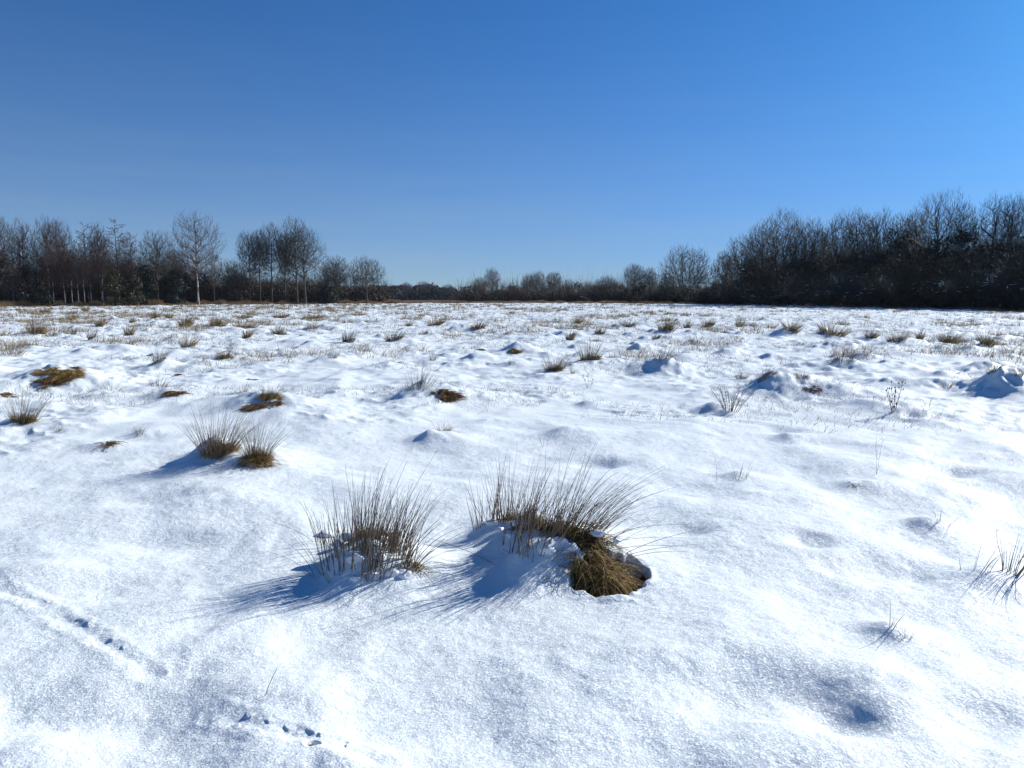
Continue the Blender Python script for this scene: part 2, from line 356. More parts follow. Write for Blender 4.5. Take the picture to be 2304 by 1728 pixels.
# thin snow on the far left of the meadow, straw mat showing through on the crests
left = sstep(14, 45, RR)*sstep(8, -30, X)
bare = np.maximum(bare, left*(0.27+0.22*fbm(X/1.6, Y/1.6, 3)) - (1-left)*1)
bare = np.maximum(bare, sstep(25, 60, RR)*(0.21+0.2*fbm(X/0.9+7, Y/0.9, 3)) - (1-sstep(25, 60, RR)))
bare = np.where((RR < 14), -1, bare)
for gx, gy, rx, ry, dp in _p:
    q = np.sqrt(((X-gx)/rx)**2+((Y-gy)/ry)**2); bare = np.where(q < .93, 2.0, bare)
MOSSES = [ # px, base py, width px, height px, label
 (135, 856, 100, 44, 'largest bare brown grass mound, at left, patched with snow'),
 (105, 868, 55, 20, 'dark rusty foot of turf below the largest bare mound'),
 (578, 928, 56, 34, 'rust red triangular turf patch on the side of a hummock'),
 (619, 912, 28, 15, 'small dark turf patch right of the rust red triangle'),
 (392, 894, 46, 24, 'brown turf streak below the row of pale stems at left'),
 (1002, 902, 62, 36, 'slanting orange brown moss streak right of the pale grey stems'),
 (1158, 800, 28, 26, 'brown turf on the right side of a snow hummock, centre'),
 (1079, 794, 17, 18, 'tiny orange turf clod left of the centre hummock'),
 (403, 847, 20, 11, 'small dark clod alone on the snow at left'),
 (248, 1004, 32, 18, 'dark ragged turf hole in the left foreground'),
 (15, 896, 36, 18, 'rusty turf patch at the left edge above the green footed clump'),
 (564, 858, 18, 8, 'sliver of tan turf above the curved stems'),
 (1830, 880, 40, 18, 'brown turf streak at the right foot of the bristly hummock'),
]
for px, py, wpx, hpx, _ in MOSSES:
    gx, gy = ground_at(px, py-hpx*.35); wm = wpx/ppm(gy); q = np.sqrt(((X-gx)/(wm*.56))**2+((Y-gy)/min(wm*.50, .5))**2)
    bare = np.where(q < 1.3, np.maximum(bare, .72-.42*q), bare)
V = np.stack([X, Y, Zg], -1).reshape(-1, 3)
ii = np.arange(nA)[:, None]; jj = np.arange(nR-1)[None, :]; i2 = (ii+1) % nA
F = np.stack([ii*nR+jj, i2*nR+jj, i2*nR+jj+1, ii*nR+jj+1], -1).reshape(-1, 4)[:, ::-1]
# close the little disc under the camera
cidx = len(V); V = np.vstack([V, [[0, 0, H1(0, 0)]]])
ca = np.arange(nA); F2 = np.stack([ca*nR, np.full(nA, cidx), np.full(nA, cidx), ((ca+1) % nA)*nR], -1)
me_g = make_mesh('snow_ground', V, F, M_snow, attrs={'bare': np.append(bare.ravel(), -1)})
tag(me_g, kind='structure')
cap = make_mesh('snow_underfoot', np.stack([np.append(0.52*np.sin(np.radians(ang)), 0), np.append(0.52*np.cos(np.radians(ang)), 0),
      np.append(H(.52*np.sin(np.radians(ang)), .52*np.cos(np.radians(ang))), H1(0, 0))], -1),
      np.stack([(ca+1) % nA, ca, np.full(nA, nA)], -1), M_snow, attrs={'bare': np.full(nA+1, -1.)})
tag(cap, kind='structure')

# ------------------------------------------------------------------ grass and rush builders (local coordinates, origin on the snow at ox, oy)
def blades(rng, bx, by, ox, oy, oz, L, lean, bend, r0, K=6, wob=.02, sink=.02, zoff=None):
    """bx,by world foot points; L lengths; lean (N,2) initial horizontal slope; bend (N,2) extra outward curvature"""
    n = len(bx); t = np.linspace(0, 1, K)[None, :]
    z0 = H(bx, by) if zoff is None else zoff
    up = 1/np.sqrt(1+lean[:, 0]**2+lean[:, 1]**2)
    Lc = L[:, None]
    x = bx[:, None]-ox+Lc*(t*lean[:, :1]*up[:, None]+t*t*bend[:, :1])
    y = by[:, None]-oy+Lc*(t*lean[:, 1:]*up[:, None]+t*t*bend[:, 1:])
    bm = np.hypot(bend[:, 0], bend[:, 1])[:, None]
    z = z0[:, None]-oz-sink+Lc*(t*up[:, None]-t*t*bm*0.45)
    w = rng.normal(0, wob, (n, 1, 2))*Lc[:, :, None]*np.sin(t*math.pi*rng.uniform(.8, 2.2, (n, 1)))[:, :, None]
    P = np.stack([x+w[..., 0], y+w[..., 1], z], -1)
    Rd = r0[:, None]*(1-0.82*t**1.4)
    return P, Rd

def stem_part(rng, ox, oy, oz, n, cx, cy, rx, ry, L, r, spread, wind=(0.10, .02), bendk=.25, K=6, wob=.012):
    a = rng.uniform(0, 2*math.pi, n); q = np.sqrt(rng.random(n))
    dx = np.cos(a)*q; dy = np.sin(a)*q
    bx = cx+dx*rx; by = cy+dy*ry
    Ls = L*np.clip(rng.normal(.72, .2, n), .25, 1.15)*(1-.25*q*q)
    lean = np.stack([dx*spread+wind[0], dy*spread+wind[1]], -1)+rng.normal(0, .13, (n, 2))
    bend = np.stack([dx*bendk+wind[0], dy*bendk+wind[1]], -1)*rng.uniform(.1, 1.2, (n, 1))
    P, Rd = blades(rng, bx, by, ox, oy, oz, Ls, lean, bend, r*rng.uniform(.6, 1.25, n), K, wob)
    return tubes(P, Rd, 3, rng.random(n))

def thatch_part(rng, ox, oy, oz, n, cx, cy, rx, ry, L, r, hgt, drape=(.3, -.3), rag=None, curl=1.0):
    """tangled short fibres lying over a low dome"""
    a = rng.uniform(0, 2*math.pi, n); q = np.sqrt(rng.random(n))
    dx = np.cos(a)*q; dy = np.sin(a)*q
    if rag is not None:
        k_ = fbm((cx+dx*rx)/rag+3, (cy+dy*ry)/rag, 3)+.45*(1-q*1.15) > -.02; dx, dy, q = dx[k_], dy[k_], q[k_]; n = len(dx)
    bx = cx+dx*rx; by = cy+dy*ry; z = H(bx, by)-oz+hgt*np.sqrt(np.clip(1-q*q, 0, 1))*(1+.35*vn(bx/(rx*.35), by/(rx*.35)))-.01
    K = 5; t = np.linspace(0, 1, K)[None, :]
    Ls = L*rng.uniform(.4, 1.2, n)[:, None]
    out = np.stack([dx*.8+drape[0]+rng.normal(0, .75, n), dy*.8+drape[1]+rng.normal(0, .75, n)], -1)
    x = bx[:, None]-ox+Ls*out[:, :1]*t; y = by[:, None]-oy+Ls*out[:, 1:]*t
    zz = z[:, None]+Ls*(rng.uniform(.15, .75, n)[:, None]*t-curl*rng.uniform(.5, 1.2, n)[:, None]*t*t)
    P = np.stack([x, y, zz], -1)
    return tubes(P, r*rng.uniform(.6, 1.3, n)[:, None]*(1-.7*t), 3, rng.random(n))

def dome(name, ox, oy, oz, cx, cy, rx, ry, hgt, mat, parent, rng, nu=28, nv=10):
    """uneven peat core under the thatch"""
    u = np.linspace(0, 2*math.pi, nu, endpoint=False); q = np.linspace(0, 1.05, nv)
    U, Q = np.meshgrid(u, q, indexing='ij')
    bx = cx+np.cos(U)*Q*rx; by = cy+np.sin(U)*Q*ry
    z = H(bx.ravel(), by.ravel()).reshape(U.shape)-oz+hgt*np.sqrt(np.clip(1-Q*Q, 0, 1))*(1+.18*vn(bx/.05, by/.05))-.015-.03*(Q > 1)
    V = np.stack([bx-ox, by-oy, z], -1).reshape(-1, 3)
    i = np.arange(nu)[:, None]; j = np.arange(nv-1)[None, :]; i2 = (i+1) % nu
    F = np.stack([i*nv+j, i*nv+j+1, i2*nv+j+1, i2*nv+j], -1).reshape(-1, 4)
    return make_mesh(name, V, F, mat, parent)

def clumps(name, rng, ox, oy, oz, pts, parent):
    """ragged lumps of snow caught among the stems"""
    import bmesh
    for (wx, wy, dz, r) in pts:
        bm = bmesh.new(); bmesh.ops.create_icosphere(bm, subdivisions=3, radius=1)
        off = rng.random(3)*50; z = H1(wx, wy)
        sc = np.array([r*rng.uniform(.8, 1.5), r*rng.uniform(.7, 1.1), r*rng.uniform(.5, .85)])
        for v in bm.verts:
            c = np.array(v.co); k = 1+.28*float(vn(c[0]*1.7+off[0], c[1]*1.7+c[2]*1.3+off[1]))+.10*float(vn(c[0]*5+off[1], c[2]*5+c[1]*4))
            v.co = c*k*sc+np.array([wx-ox, wy-oy, z-oz+dz])
        for f in bm.faces: f.smooth = True
        me = bpy.data.meshes.new(name); bm.to_mesh(me); bm.free(); me.materials.append(M_snowbit)
        o = bpy.data.objects.new(name, me); COL.objects.link(o); o.parent = parent

# ---- the two large rush tussocks in the foreground
def P2(px, py): return ground_at(px, py)
def rise(px, py):
    """point on the real snow surface under a photo pixel"""
    d = ray(px, py); ts = np.linspace(1.5/abs(d[2])*.5, 1.5/abs(d[2])*1.25, 900)
    x = d[0]*ts; y = d[1]*ts; z = CAM_H+d[2]*ts; h = H(x, y)
    k = int(np.argmax(z < h)) if (z < h).any() else len(ts)-1
    return float(x[k]), float(y[k])

rng = np.random.default_rng(21)
ax_, ay_ = rise(812, 1262); az_ = H1(ax_, ay_)
t = empty('rush_tussock', (ax_, ay_, az_))
tag(t, 'left one of the two foreground tussocks, thin grey brown rush stems rising straight from snow', 'rush tussock')
parts = []
cx, cy = rise(835, 1212)
parts.append(stem_part(rng, ax_, ay_, az_, 115, cx, cy, .20, .13, .50, .0023, .20, (.10, .02), .14, 8))
parts.append(stem_part(rng, ax_, ay_, az_, 26, cx+.02, cy, .22, .12, .64, .0022, .22, (.12, .02), .12, 8))
for i in range(44):                          # rows of stems standing through the front of the snow
    x_ = rng.uniform(722, 928); bx, by = rise(x_, rng.uniform(1238, 1312)-abs(x_-825)*.22)
    parts.append(stem_part(rng, ax_, ay_, az_, 4, bx, by, .04, .03, .42, .0023, .10, ((bx-ax_)*.55+.03, .02), .06, 8))
for (x_, y_, n_, lx) in ((905, 1262, 22, .28), (928, 1272, 9, .50), (716, 1292, 3, -.42), (748, 1308, 4, -.34), (722, 1222, 5, -.22), (716, 1224, 1, -.75)):
    bx, by = rise(x_, y_); parts.append(stem_part(rng, ax_, ay_, az_, n_, bx, by, .035, .025, .44, .0023, .10, (lx, .0), .08, 8))
tube_obj('stems', parts, M_rush, t)
cx, cy = rise(838, 1205); dome('peat_core', ax_, ay_, az_, cx, cy, .11, .06, .025, M_soil, t, rng)
bx, by = rise(930, 1275); b2 = rise(815, 1235)
tube_obj('thatch', [stem_part(rng, ax_, ay_, az_, 300, cx, cy, .12, .06, .10, .0016, .25, (.08, .0), .3, 5),
                    thatch_part(rng, ax_, ay_, az_, 260, cx, cy, .14, .08, .07, .0016, .02, (.15, -.2), .10),
                    stem_part(rng, ax_, ay_, az_, 60, bx, by, .04, .03, .10, .0016, .4, (.25, 0), .3, 5),
                    thatch_part(rng, ax_, ay_, az_, 150, bx, by, .065, .04, .06, .0017, .012, (.3, -.2), .06),
                    stem_part(rng, ax_, ay_, az_, 60, b2[0], b2[1], .04, .03, .08, .0016, .3, (.1, 0), .2, 5)], M_thatch, t)
pp = []
for (px, py, dz, r) in ((790, 1215, .03, .045), (765, 1228, .02, .05), (800, 1262, .02, .035), (850, 1250, .015, .045), (880, 1290, .0, .035), (798, 1302, .01, .022), (730, 1205, .01, .05), (865, 1222, .03, .025), (910, 1292, .0, .04), (840, 1290, .0, .03)):
    x_, y_ = rise(px, py); pp.append((x_, y_, dz-.01, r))
clumps('snow_clump', rng, ax_, ay_, az_, pp, t)

bx0, by0 = rise(1235, 1240); bz0 = H1(bx0, by0)
t = empty('rush_tussock', (bx0, by0, bz0))
tag(t, 'wide clump of rush stems sweeping right over a bare brown thatch ball, foreground centre', 'rush tussock')
parts = []
for (x_, y_, n_, L_, lx) in ((1085, 1180, 14, .48, -.05), (1115, 1172, 24, .54, .02), (1150, 1172, 38, .56, .06), (1185, 1178, 42, .56, .12), (1225, 1188, 36, .52, .20), (1260, 1196, 30, .54, .26), (1288, 1205, 40, .70, .40), (1312, 1212, 34, .68, .55), (1335, 1225, 12, .58, .95), (1250, 1215, 12, .80, .22)):
    cx, cy = rise(x_, y_)
    parts.append(stem_part(rng, bx0, by0, bz0, n_, cx, cy, .065, .05, L_*.86, .0022, .20, (lx*.9, .0), .10, 8))
for i in range(20):
    cx, cy = rise(rng.uniform(1125, 1265), rng.uniform(1215, 1262))
    parts.append(stem_part(rng, bx0, by0, bz0, 3, cx, cy, .03, .02, .50, .0021, .12, (rng.uniform(.0, .35), .02), .1, 8))
for (x_, y_, lx, ly, L_, bn) in ((1395, 1245, 1.6, -.2, .42, .0), (1395, 1250, 2.2, -.15, .34, -.1), (1390, 1255, 2.4, -.35, .30, -.1), (1125, 1270, -1.7, .35, .42, .2), (1240, 1330, .45, .0, .20, .1), (1196, 1265, .05, 0, .18, 0)):
    cx, cy = rise(x_, y_)
    P, Rd = blades(rng, np.array([cx]), np.array([cy]), bx0, by0, bz0, np.array([L_]), np.array([[lx, ly]]), np.array([[lx*.15, 0]]), np.array([.0022]), 8, .01)
    parts.append(tubes(P, Rd, 3, rng.random(1)))
tube_obj('stems', parts, M_rush, t)
parts = []
for (x_, y_) in ((1142, 1170), (1170, 1176), (1200, 1184), (1235, 1192), (1265, 1200), (1292, 1210)):
    cx, cy = rise(x_, y_); parts.append(thatch_part(rng, bx0, by0, bz0, 110, cx, cy, .06, .035, .06, .0016, .015, (.1, -.2), .08))
    parts.append(stem_part(rng, bx0, by0, bz0, 150, cx, cy, .06, .03, .13, .0016, .25, (.14, .0), .3, 5))
gx, gy = ground_at(1362, 1303)
for (dx_, dy_, rx_, ry_, hh_, n_) in ((.0, -.04, .125, .14, .155, 1300), (-.07, .05, .11, .12, .17, 1000), (.03, .07, .09, .10, .12, 700), (-.06, .18, .11, .07, .10, 700)):
    for L_, dr_, cu_, fr_ in ((.11, (.15, -.35), 1.4, .6), (.07, (-.1, .1), .7, .25), (.13, (.5, -.1), 1.1, .15)):
        parts.append(thatch_part(rng, bx0, by0, bz0, int(n_*fr_), gx+dx_, gy+dy_, rx_, ry_, L_, .0018, hh_, dr_, .10 if fr_ > .5 else .07, cu_))
    dome('peat_core', bx0, by0, bz0, gx+dx_, gy+dy_, rx_*.9, ry_*.9, hh_*.86, M_soil, t, rng)
cx, cy = rise(1234, 1290); parts.append(stem_part(rng, bx0, by0, bz0, 30, cx, cy, .02, .05, .07, .0016, .4, (.05, 0), .4, 5))
tube_obj('thatch', parts, M_thatch, t)
pp = []
for (px, py, dz, r) in ((1298, 1262, .03, .05), (1285, 1240, .02, .05), (1305, 1275, .0, .04), (1250, 1225, .01, .05), (1335, 1218, .02, .03), (1150, 1205, .015, .03), (1125, 1195, .02, .03), (1108, 1180, .02, .03), (1230, 1232, .01, .06), (1345, 1255, .15, .030), (1385, 1262, .12, .022), (1325, 1290, .12, .026), (1312, 1218, .05, .03), (1165, 1185, .03, .028)):
    x_, y_ = rise(px, py); pp.append((x_, y_, dz-.01, r))
clumps('snow_clump', rng, bx0, by0, bz0, pp, t)

# ------------------------------------------------------------------ every other tuft the photograph shows
# kind, centre px, base py, width px, height px, label;  kinds: rush, grey, straw, olive, moss, sprig
TUFTS = [
 ('rush', 495, 1018, 145, 98, 'dense dark rush tussock left of the paired foreground clumps, with a long blue shadow', dict(n=260, th=1, thw=70)),
 ('rush', 580, 1035, 98, 88, 'rush clump with big brown foot, right half of the double tussock at mid left', dict(n=150, th=1, thw=85, tho=0)),
 ('rush', 52, 950, 90, 72, 'green footed rush clump leaning right at the left edge of the picture', dict(n=130, th=1, thw=60, mat='olive')),
 ('rush', 1248, 833, 85, 40, 'broad upright rush clump beside a taller darker one, middle of the field', dict(n=120, th=1, thw=32)),
 ('rush', 1328, 812, 62, 46, 'tall dark rush clump crowning a snow hummock in the middle of the field', dict(n=130, th=1, thw=50)),
 ('grey', 945, 872, 80, 50, 'pale grey stems on a hummock with a brown moss streak down its right side', dict(n=90)),
 ('grey', 605, 893, 75, 34, 'curved thin stems above the rusty bare patch on a snowy hummock', dict(n=80, th=1, thw=55)),
 ('grey', 548, 884, 26, 24, 'small upright sprig cluster left of the curved stems on the hummock', dict(n=24)),
 ('grey', 358, 872, 66, 30, 'row of thin pale stems just left of a brown moss streak, at left', dict(n=50)),
 ('grey', 250, 880, 62, 26, 'sparse low row of pale stems between the big bare mound and the moss streak', dict(n=30)),
 ('rush', 358, 814, 52, 34, 'leaning rush tuft with straw foot above the short brown clod, at left', dict(n=80)),
 ('rush', 505, 806, 70, 28, 'low rush tuft with a brown right foot in a line with two others', dict(n=80, th=1, thw=40)),
 ('grey', 650, 805, 42, 22, 'thin pale tuft on low snow between two darker tufts', dict(n=40)),
 ('rush', 748, 808, 36, 28, 'short rush tuft on a snow hump left of centre', dict(n=40)),
 ('straw', 422, 780, 54, 28, 'straw coloured tuft behind a small snow hump, at left', dict(n=90)),
 ('straw', 30, 800, 64, 32, 'wide straw tuft behind the bare mound at the left edge', dict(n=90)),
 ('straw', 82, 752, 56, 32, 'broad tawny tuft pair in the left distance', dict(n=110)),
 ('straw', 224, 736, 26, 20, 'small rounded tawny tuft left of the pale upright one', dict(n=50)),
 ('straw', 160, 722, 28, 17, 'low tawny tuft in the far left field', dict(n=50)),
 ('straw', 290, 754, 26, 28, 'pale upright tuft with a slate shadow at its foot', dict(n=50)),
 ('grey', 206, 763, 26, 21, 'small whitish tuft in front of a frosty patch', dict(n=35)),
 ('straw', 298, 726, 22, 12, 'tiny round straw tuft in the far left field', dict(n=35)),
 ('straw', 349, 717, 26, 17, 'tan tuft beneath the leftmost gap in the trees', dict(n=45)),
 ('straw', 418, 735, 48, 24, 'bushy straw tuft, left one of a dense far row', dict(n=110)),
 ('straw', 490, 735, 48, 24, 'bushy straw tuft, right one of a dense far row', dict(n=110)),
 ('straw', 552, 740, 66, 20, 'long low straw tuft running right from the dense row', dict(n=100)),
 ('straw', 556, 761, 30, 22, 'straw tuft with dark foot just in front of the long low one', dict(n=60)),
 ('olive', 626, 754, 42, 22, 'olive spreading tuft left of centre in the distance', dict(n=70)),
 ('straw', 630, 717, 50, 15, 'flat straw tuft in the far row below the tall round crowned tree', dict(n=80)),
 ('straw', 544, 717, 58, 15, 'flat straw tuft left of the far row', dict(n=80)),
 ('straw', 702, 719, 80, 15, 'longest flat straw tuft of the far row', dict(n=110)),
 ('straw', 705, 740, 34, 14, 'little mounded straw tuft in front of the far row', dict(n=50)),
 ('straw', 380, 717, 24, 12, 'small straw tuft right beside the tan one in the far field', dict(n=40)),
 ('straw', 102, 705, 34, 16, 'tan tuft close to the brown grass margin', dict(n=60)),
 ('straw', 190, 702, 22, 12, 'small tan tuft near the margin, below the white birch stems', dict(n=40)),
 ('grey', 165, 754, 18, 14, 'single small grey tuft alone on clean snow at far left', dict(n=25)),
 ('rush', 888, 767, 66, 24, 'olive brown tuft with grey left half, left of centre', dict(n=90)),
 ('grey', 782, 773, 34, 32, 'dense grey tuft left of the olive brown one', dict(n=60)),
 ('grey', 975, 812, 32, 24, 'faint pale tuft on a small snow rise, centre left', dict(n=30)),
 ('straw', 1282, 767, 24, 25, 'orange brown tuft standing above the tall dark rush clump', dict(n=50)),
 ('straw', 1075, 741, 50, 22, 'spiky tan tuft in the centre row', dict(n=80)),
 ('straw', 980, 734, 56, 20, 'wide brown tuft left of the spiky tan one', dict(n=90)),
 ('straw', 918, 736, 28, 14, 'small brown tuft at the left end of the centre row', dict(n=40)),
 ('straw', 1300, 730, 26, 15, 'tan tuft right of the centre row', dict(n=45)),
 ('grey', 1414, 736, 50, 17, 'low grey brown tuft of the right hand row', dict(n=70)),
 ('olive', 1500, 742, 50, 24, 'taller olive tuft, right of the low grey brown one', dict(n=90)),
 ('olive', 1350, 752, 30, 18, 'round olive tuft behind the tall dark rush clump', dict(n=50)),
 ('rush', 1476, 764, 24, 15, 'small dark tuft alone to the right of centre', dict(n=40)),
 ('grey', 1492, 810, 54, 30, 'thin fan of stems on a hummock with a blue shadowed left side', dict(n=45)),
 ('straw', 1546, 740, 24, 18, 'small tawny tuft at the left end of the right hand row', dict(n=45)),
 ('olive', 1592, 736, 36, 18, 'squat olive straw tuft left of the gap in the right hand row', dict(n=70)),
 ('straw', 1662, 738, 20, 24, 'slim upright tuft in the gap of the right hand row', dict(n=25)),
 ('straw', 1780, 746, 56, 24, 'tawny tuft above the blue sided snow cone', dict(n=90)),
 ('straw', 1872, 754, 72, 27, 'longest tawny tuft of the right hand row', dict(n=120)),
 ('straw', 1960, 762, 42, 21, 'tawny tuft right of the longest one', dict(n=70)),
 ('straw', 2018, 768, 54, 25, 'pale thin tuft between two denser tawny ones', dict(n=70)),
 ('straw', 2069, 765, 24, 22, 'narrow tawny tuft near the right end of the row', dict(n=50)),
 ('olive', 2134, 772, 52, 26, 'dense olive tuft near the right end of the row', dict(n=110)),
 ('olive', 2220, 779, 60, 28, 'dense olive tuft behind dark snow humps at the right end of the row', dict(n=110)),
 ('grey', 1898, 812, 84, 31, 'grey tuft spread over a hummock, upper right field', dict(n=100)),
 ('grey', 1722, 852, 55, 26, 'grey bristly tuft on the left shoulder of a hummock', dict(n=110)),
 ('straw', 1806, 855, 36, 22, 'brown broken tuft on the right shoulder of a hummock', dict(n=60)),
 ('grey', 1668, 855, 36, 20, 'small rounded grey brown tuft above the red twiggy plant', dict(n=70)),
 ('straw', 2130, 873, 28, 22, 'small tawny sprig clump on a hump left of the big blue shadowed mound', dict(n=30)),
 ('grey', 2236, 838, 44, 22, 'grey tuft on the crown of the big blue shadowed mound', dict(n=80)),
 ('grey', 2292, 846, 30, 24, 'grey tuft at the right edge on the big mound', dict(n=50)),
 ('straw', 1150, 821, 20, 12, 'tiny straw clump below the hummock with brown right side', dict(n=30)),
 ('straw', 1289, 843, 14, 17, 'little tan sprig in front of the paired rush clumps', dict(n=25)),
 ('straw', 998, 972, 52, 24, 'scraggy tan tuft on a smooth hump with a blue left face', dict(n=60)),
 ('straw', 312, 978, 38, 22, 'small curled tan tuft near the little dark hole', dict(n=45)),
 ('straw', 130, 972, 20, 18, 'thin pale tuft right of the green footed rush clump', dict(n=20)),
 ('straw', 540, 1050, 24, 20, 'tiny bleached rosette in front of the double tussock', dict(n=26)),
 ('straw', 785, 978, 26, 10, 'tiny flat straw sprig between the double tussock and the blue hump', dict(n=18)),
 ('rush', 1665, 1078, 34, 42, 'handful of short dark stubs standing in clean snow, right of centre', dict(n=11, r=.0019, K=6)),
 ('grey', 1850, 974, 44, 22, 'frail grey stalks barely clear of the snow, below the red twiggy plant', dict(n=12)),
 ('grey', 1422, 934, 32, 12, 'low broken stalks alone on the snow, right of centre', dict(n=10)),
 ('straw', 1925, 1092, 38, 16, 'flattened tan wisp on a faint hump at right', dict(n=22, flat=1)),
 ('rush', 2120, 1174, 42, 34, 'two dark spikes and a curl beside a small shadowed hump', dict(n=5, r=.0019)),
 ('rush', 2275, 1290, 66, 110, 'cluster of stiff dark rush spikes cut by the right edge', dict(n=20, r=.0024)),
 ('rush', 2190, 1288, 75, 80, 'row of separate dark spikes left of the cluster at the right edge', dict(n=8, r=.0022)),
 ('rush', 2008, 1412, 30, 64, 'two bare spikes on a small hump at lower right', dict(n=4, r=.0018)),
 ('straw', 2040, 1434, 24, 34, 'rusty stub with flat leaves beside the two bare spikes', dict(n=8)),
 ('straw', 78, 1102, 30, 12, 'small brown wisp poking through the snow at left', dict(n=18, flat=1)),
 ('straw', 40, 1262, 18, 12, 'tiny brown wisp at the left edge above the track', dict(n=12, flat=1)),
 ('straw', 200, 1440, 56, 18, 'dry brown leaf litter lying in the animal track', dict(n=22, flat=1)),
 ('moss', 708, 1686, 26, 12, 'yellow green moss in a small hole at the bottom of the picture', dict(n=60)),
 ('straw', 502, 1682, 20, 16, 'tiny reddish speck of leaf near the lower track', dict(n=8, flat=1)),
]
MATS = dict(rush=M_rush, grey=M_rush_grey, straw=M_straw, olive=M_olive, moss=M_moss)
for idx, (kind, px, py, wpx, hpx, label, o) in enumerate(TUFTS):
    r_ = np.random.default_rng(100+idx)
    x0, y0 = rise(px, py-2); z0 = H1(x0, y0); m = ppm(y0); Wm = wpx/m; Hm = hpx/m
    far = y0 > 22; g_r = np.random.default_rng(4000+idx)
    n = o.get('n', 60); rr = o.get('r', max(.0017, y0*.00022)); L = Hm*(1.35 if py > 800 else 1.4)
    if py < 790: n = int(n*1.35); rr *= 1.15
    rx = Wm*.30*g_r.uniform(.75, 1.15) if n > 15 else Wm*.45; ry = min(rx, .35)*.8
    K = 5 if y0 > 12 else 7
    cat = 'grass tuft' if kind in ('straw', 'olive') else ('moss' if kind == 'moss' else 'rush tuft')
    nm = {'rush': 'rush_tuft', 'grey': 'rush_tuft', 'straw': 'grass_tuft', 'olive': 'grass_tuft', 'moss': 'moss_patch'}[kind]
    grp = {'rush': 'rush tufts across the snowy field', 'grey': 'rush tufts across the snowy field', 'straw': 'dry grass tufts across the snowy field', 'olive': 'dry grass tufts across the snowy field'}.get(kind)
    mat = MATS[kind]
    if kind == 'moss' or o.get('flat'):
        part = thatch_part(r_, x0, y0, z0, n, x0, y0, Wm*.42, min(Wm*.3, .3), max(.03, Hm*.9), max(.0016, rr), Hm*.25, (.1, -.1))
        ob = tube_obj(nm, [part], mat); ob.location = (x0, y0, z0); tag(ob, label, cat, grp); continue
    sp = .75*Wm/max(Hm, .02)*.5
    sp = min(sp, 1.1)
    parts = [stem_part(r_, x0, y0, z0, n, x0, y0, rx, ry, L, rr, sp, (.12, .0), .22, K, .015)]
    if far: parts.append(stem_part(r_, x0, y0, z0, n//2, x0, y0, rx*1.1, ry, L*.5, rr*1.6, sp*1.5, (.1, 0), .2, 4, .02))
    if o.get('th'):
        e = empty(nm, (x0, y0, z0)); tag(e, label, cat, grp)
        tube_obj('stems', parts, mat, e)
        tw = o.get('thw', wpx*.5)/m
        tm = M_olive if o.get('mat') == 'olive' else M_thatch
        n_th = 700 if y0 < 12 else 260
        fr = max(.0018, y0*.00028)
        tube_obj('thatch', [thatch_part(r_, x0, y0, z0, n_th, x0+tw*.08, y0-.04, tw*.46, tw*.28, tw*.26, fr, Hm*.12, (.2, -.25), tw*.45),
                            stem_part(r_, x0, y0, z0, n_th//2, x0, y0, tw*.36, tw*.22, Hm*.42, fr, .35, (.12, 0), .3, 5)], tm, e)
        dome('peat_core', x0, y0, z0, x0+tw*.06, y0-.03, tw*.26, tw*.17, Hm*.10, M_soil, e, r_, 18, 6)
    else:
        ob = tube_obj(nm, parts, mat); ob.location = (x0, y0, z0); tag(ob, label, cat, grp)
for idx, (px, py, wpx, hpx, label) in enumerate(MOSSES):
    r_ = np.random.default_rng(500+idx)
    x0, y0 = rise(px, py-hpx*.35); z0 = H1(x0, y0); m = ppm(y0); Wm = wpx/m; Hm = hpx/m
    e = empty('turf_patch', (x0, y0, z0)); tag(e, label, 'turf patch', 'bare turf showing on the hummocks')
    n = int(np.clip(2200*Wm*Wm*6, 500, 4200))
    tube_obj('fibres', [thatch_part(r_, x0, y0, z0, n, x0, y0, Wm*.46, min(Wm*.42, .5), .07+.03*Wm, max(.0024, y0*.00034), Hm*.14, (.2, -.3), Wm*.30)], M_moss if idx not in (0, 6) else M_thatch, e)
    dome('peat_core', x0, y0, z0, x0, y0, Wm*.24, min(Wm*.2, .25), Hm*.07, M_soil, e, r_, 22, 7)

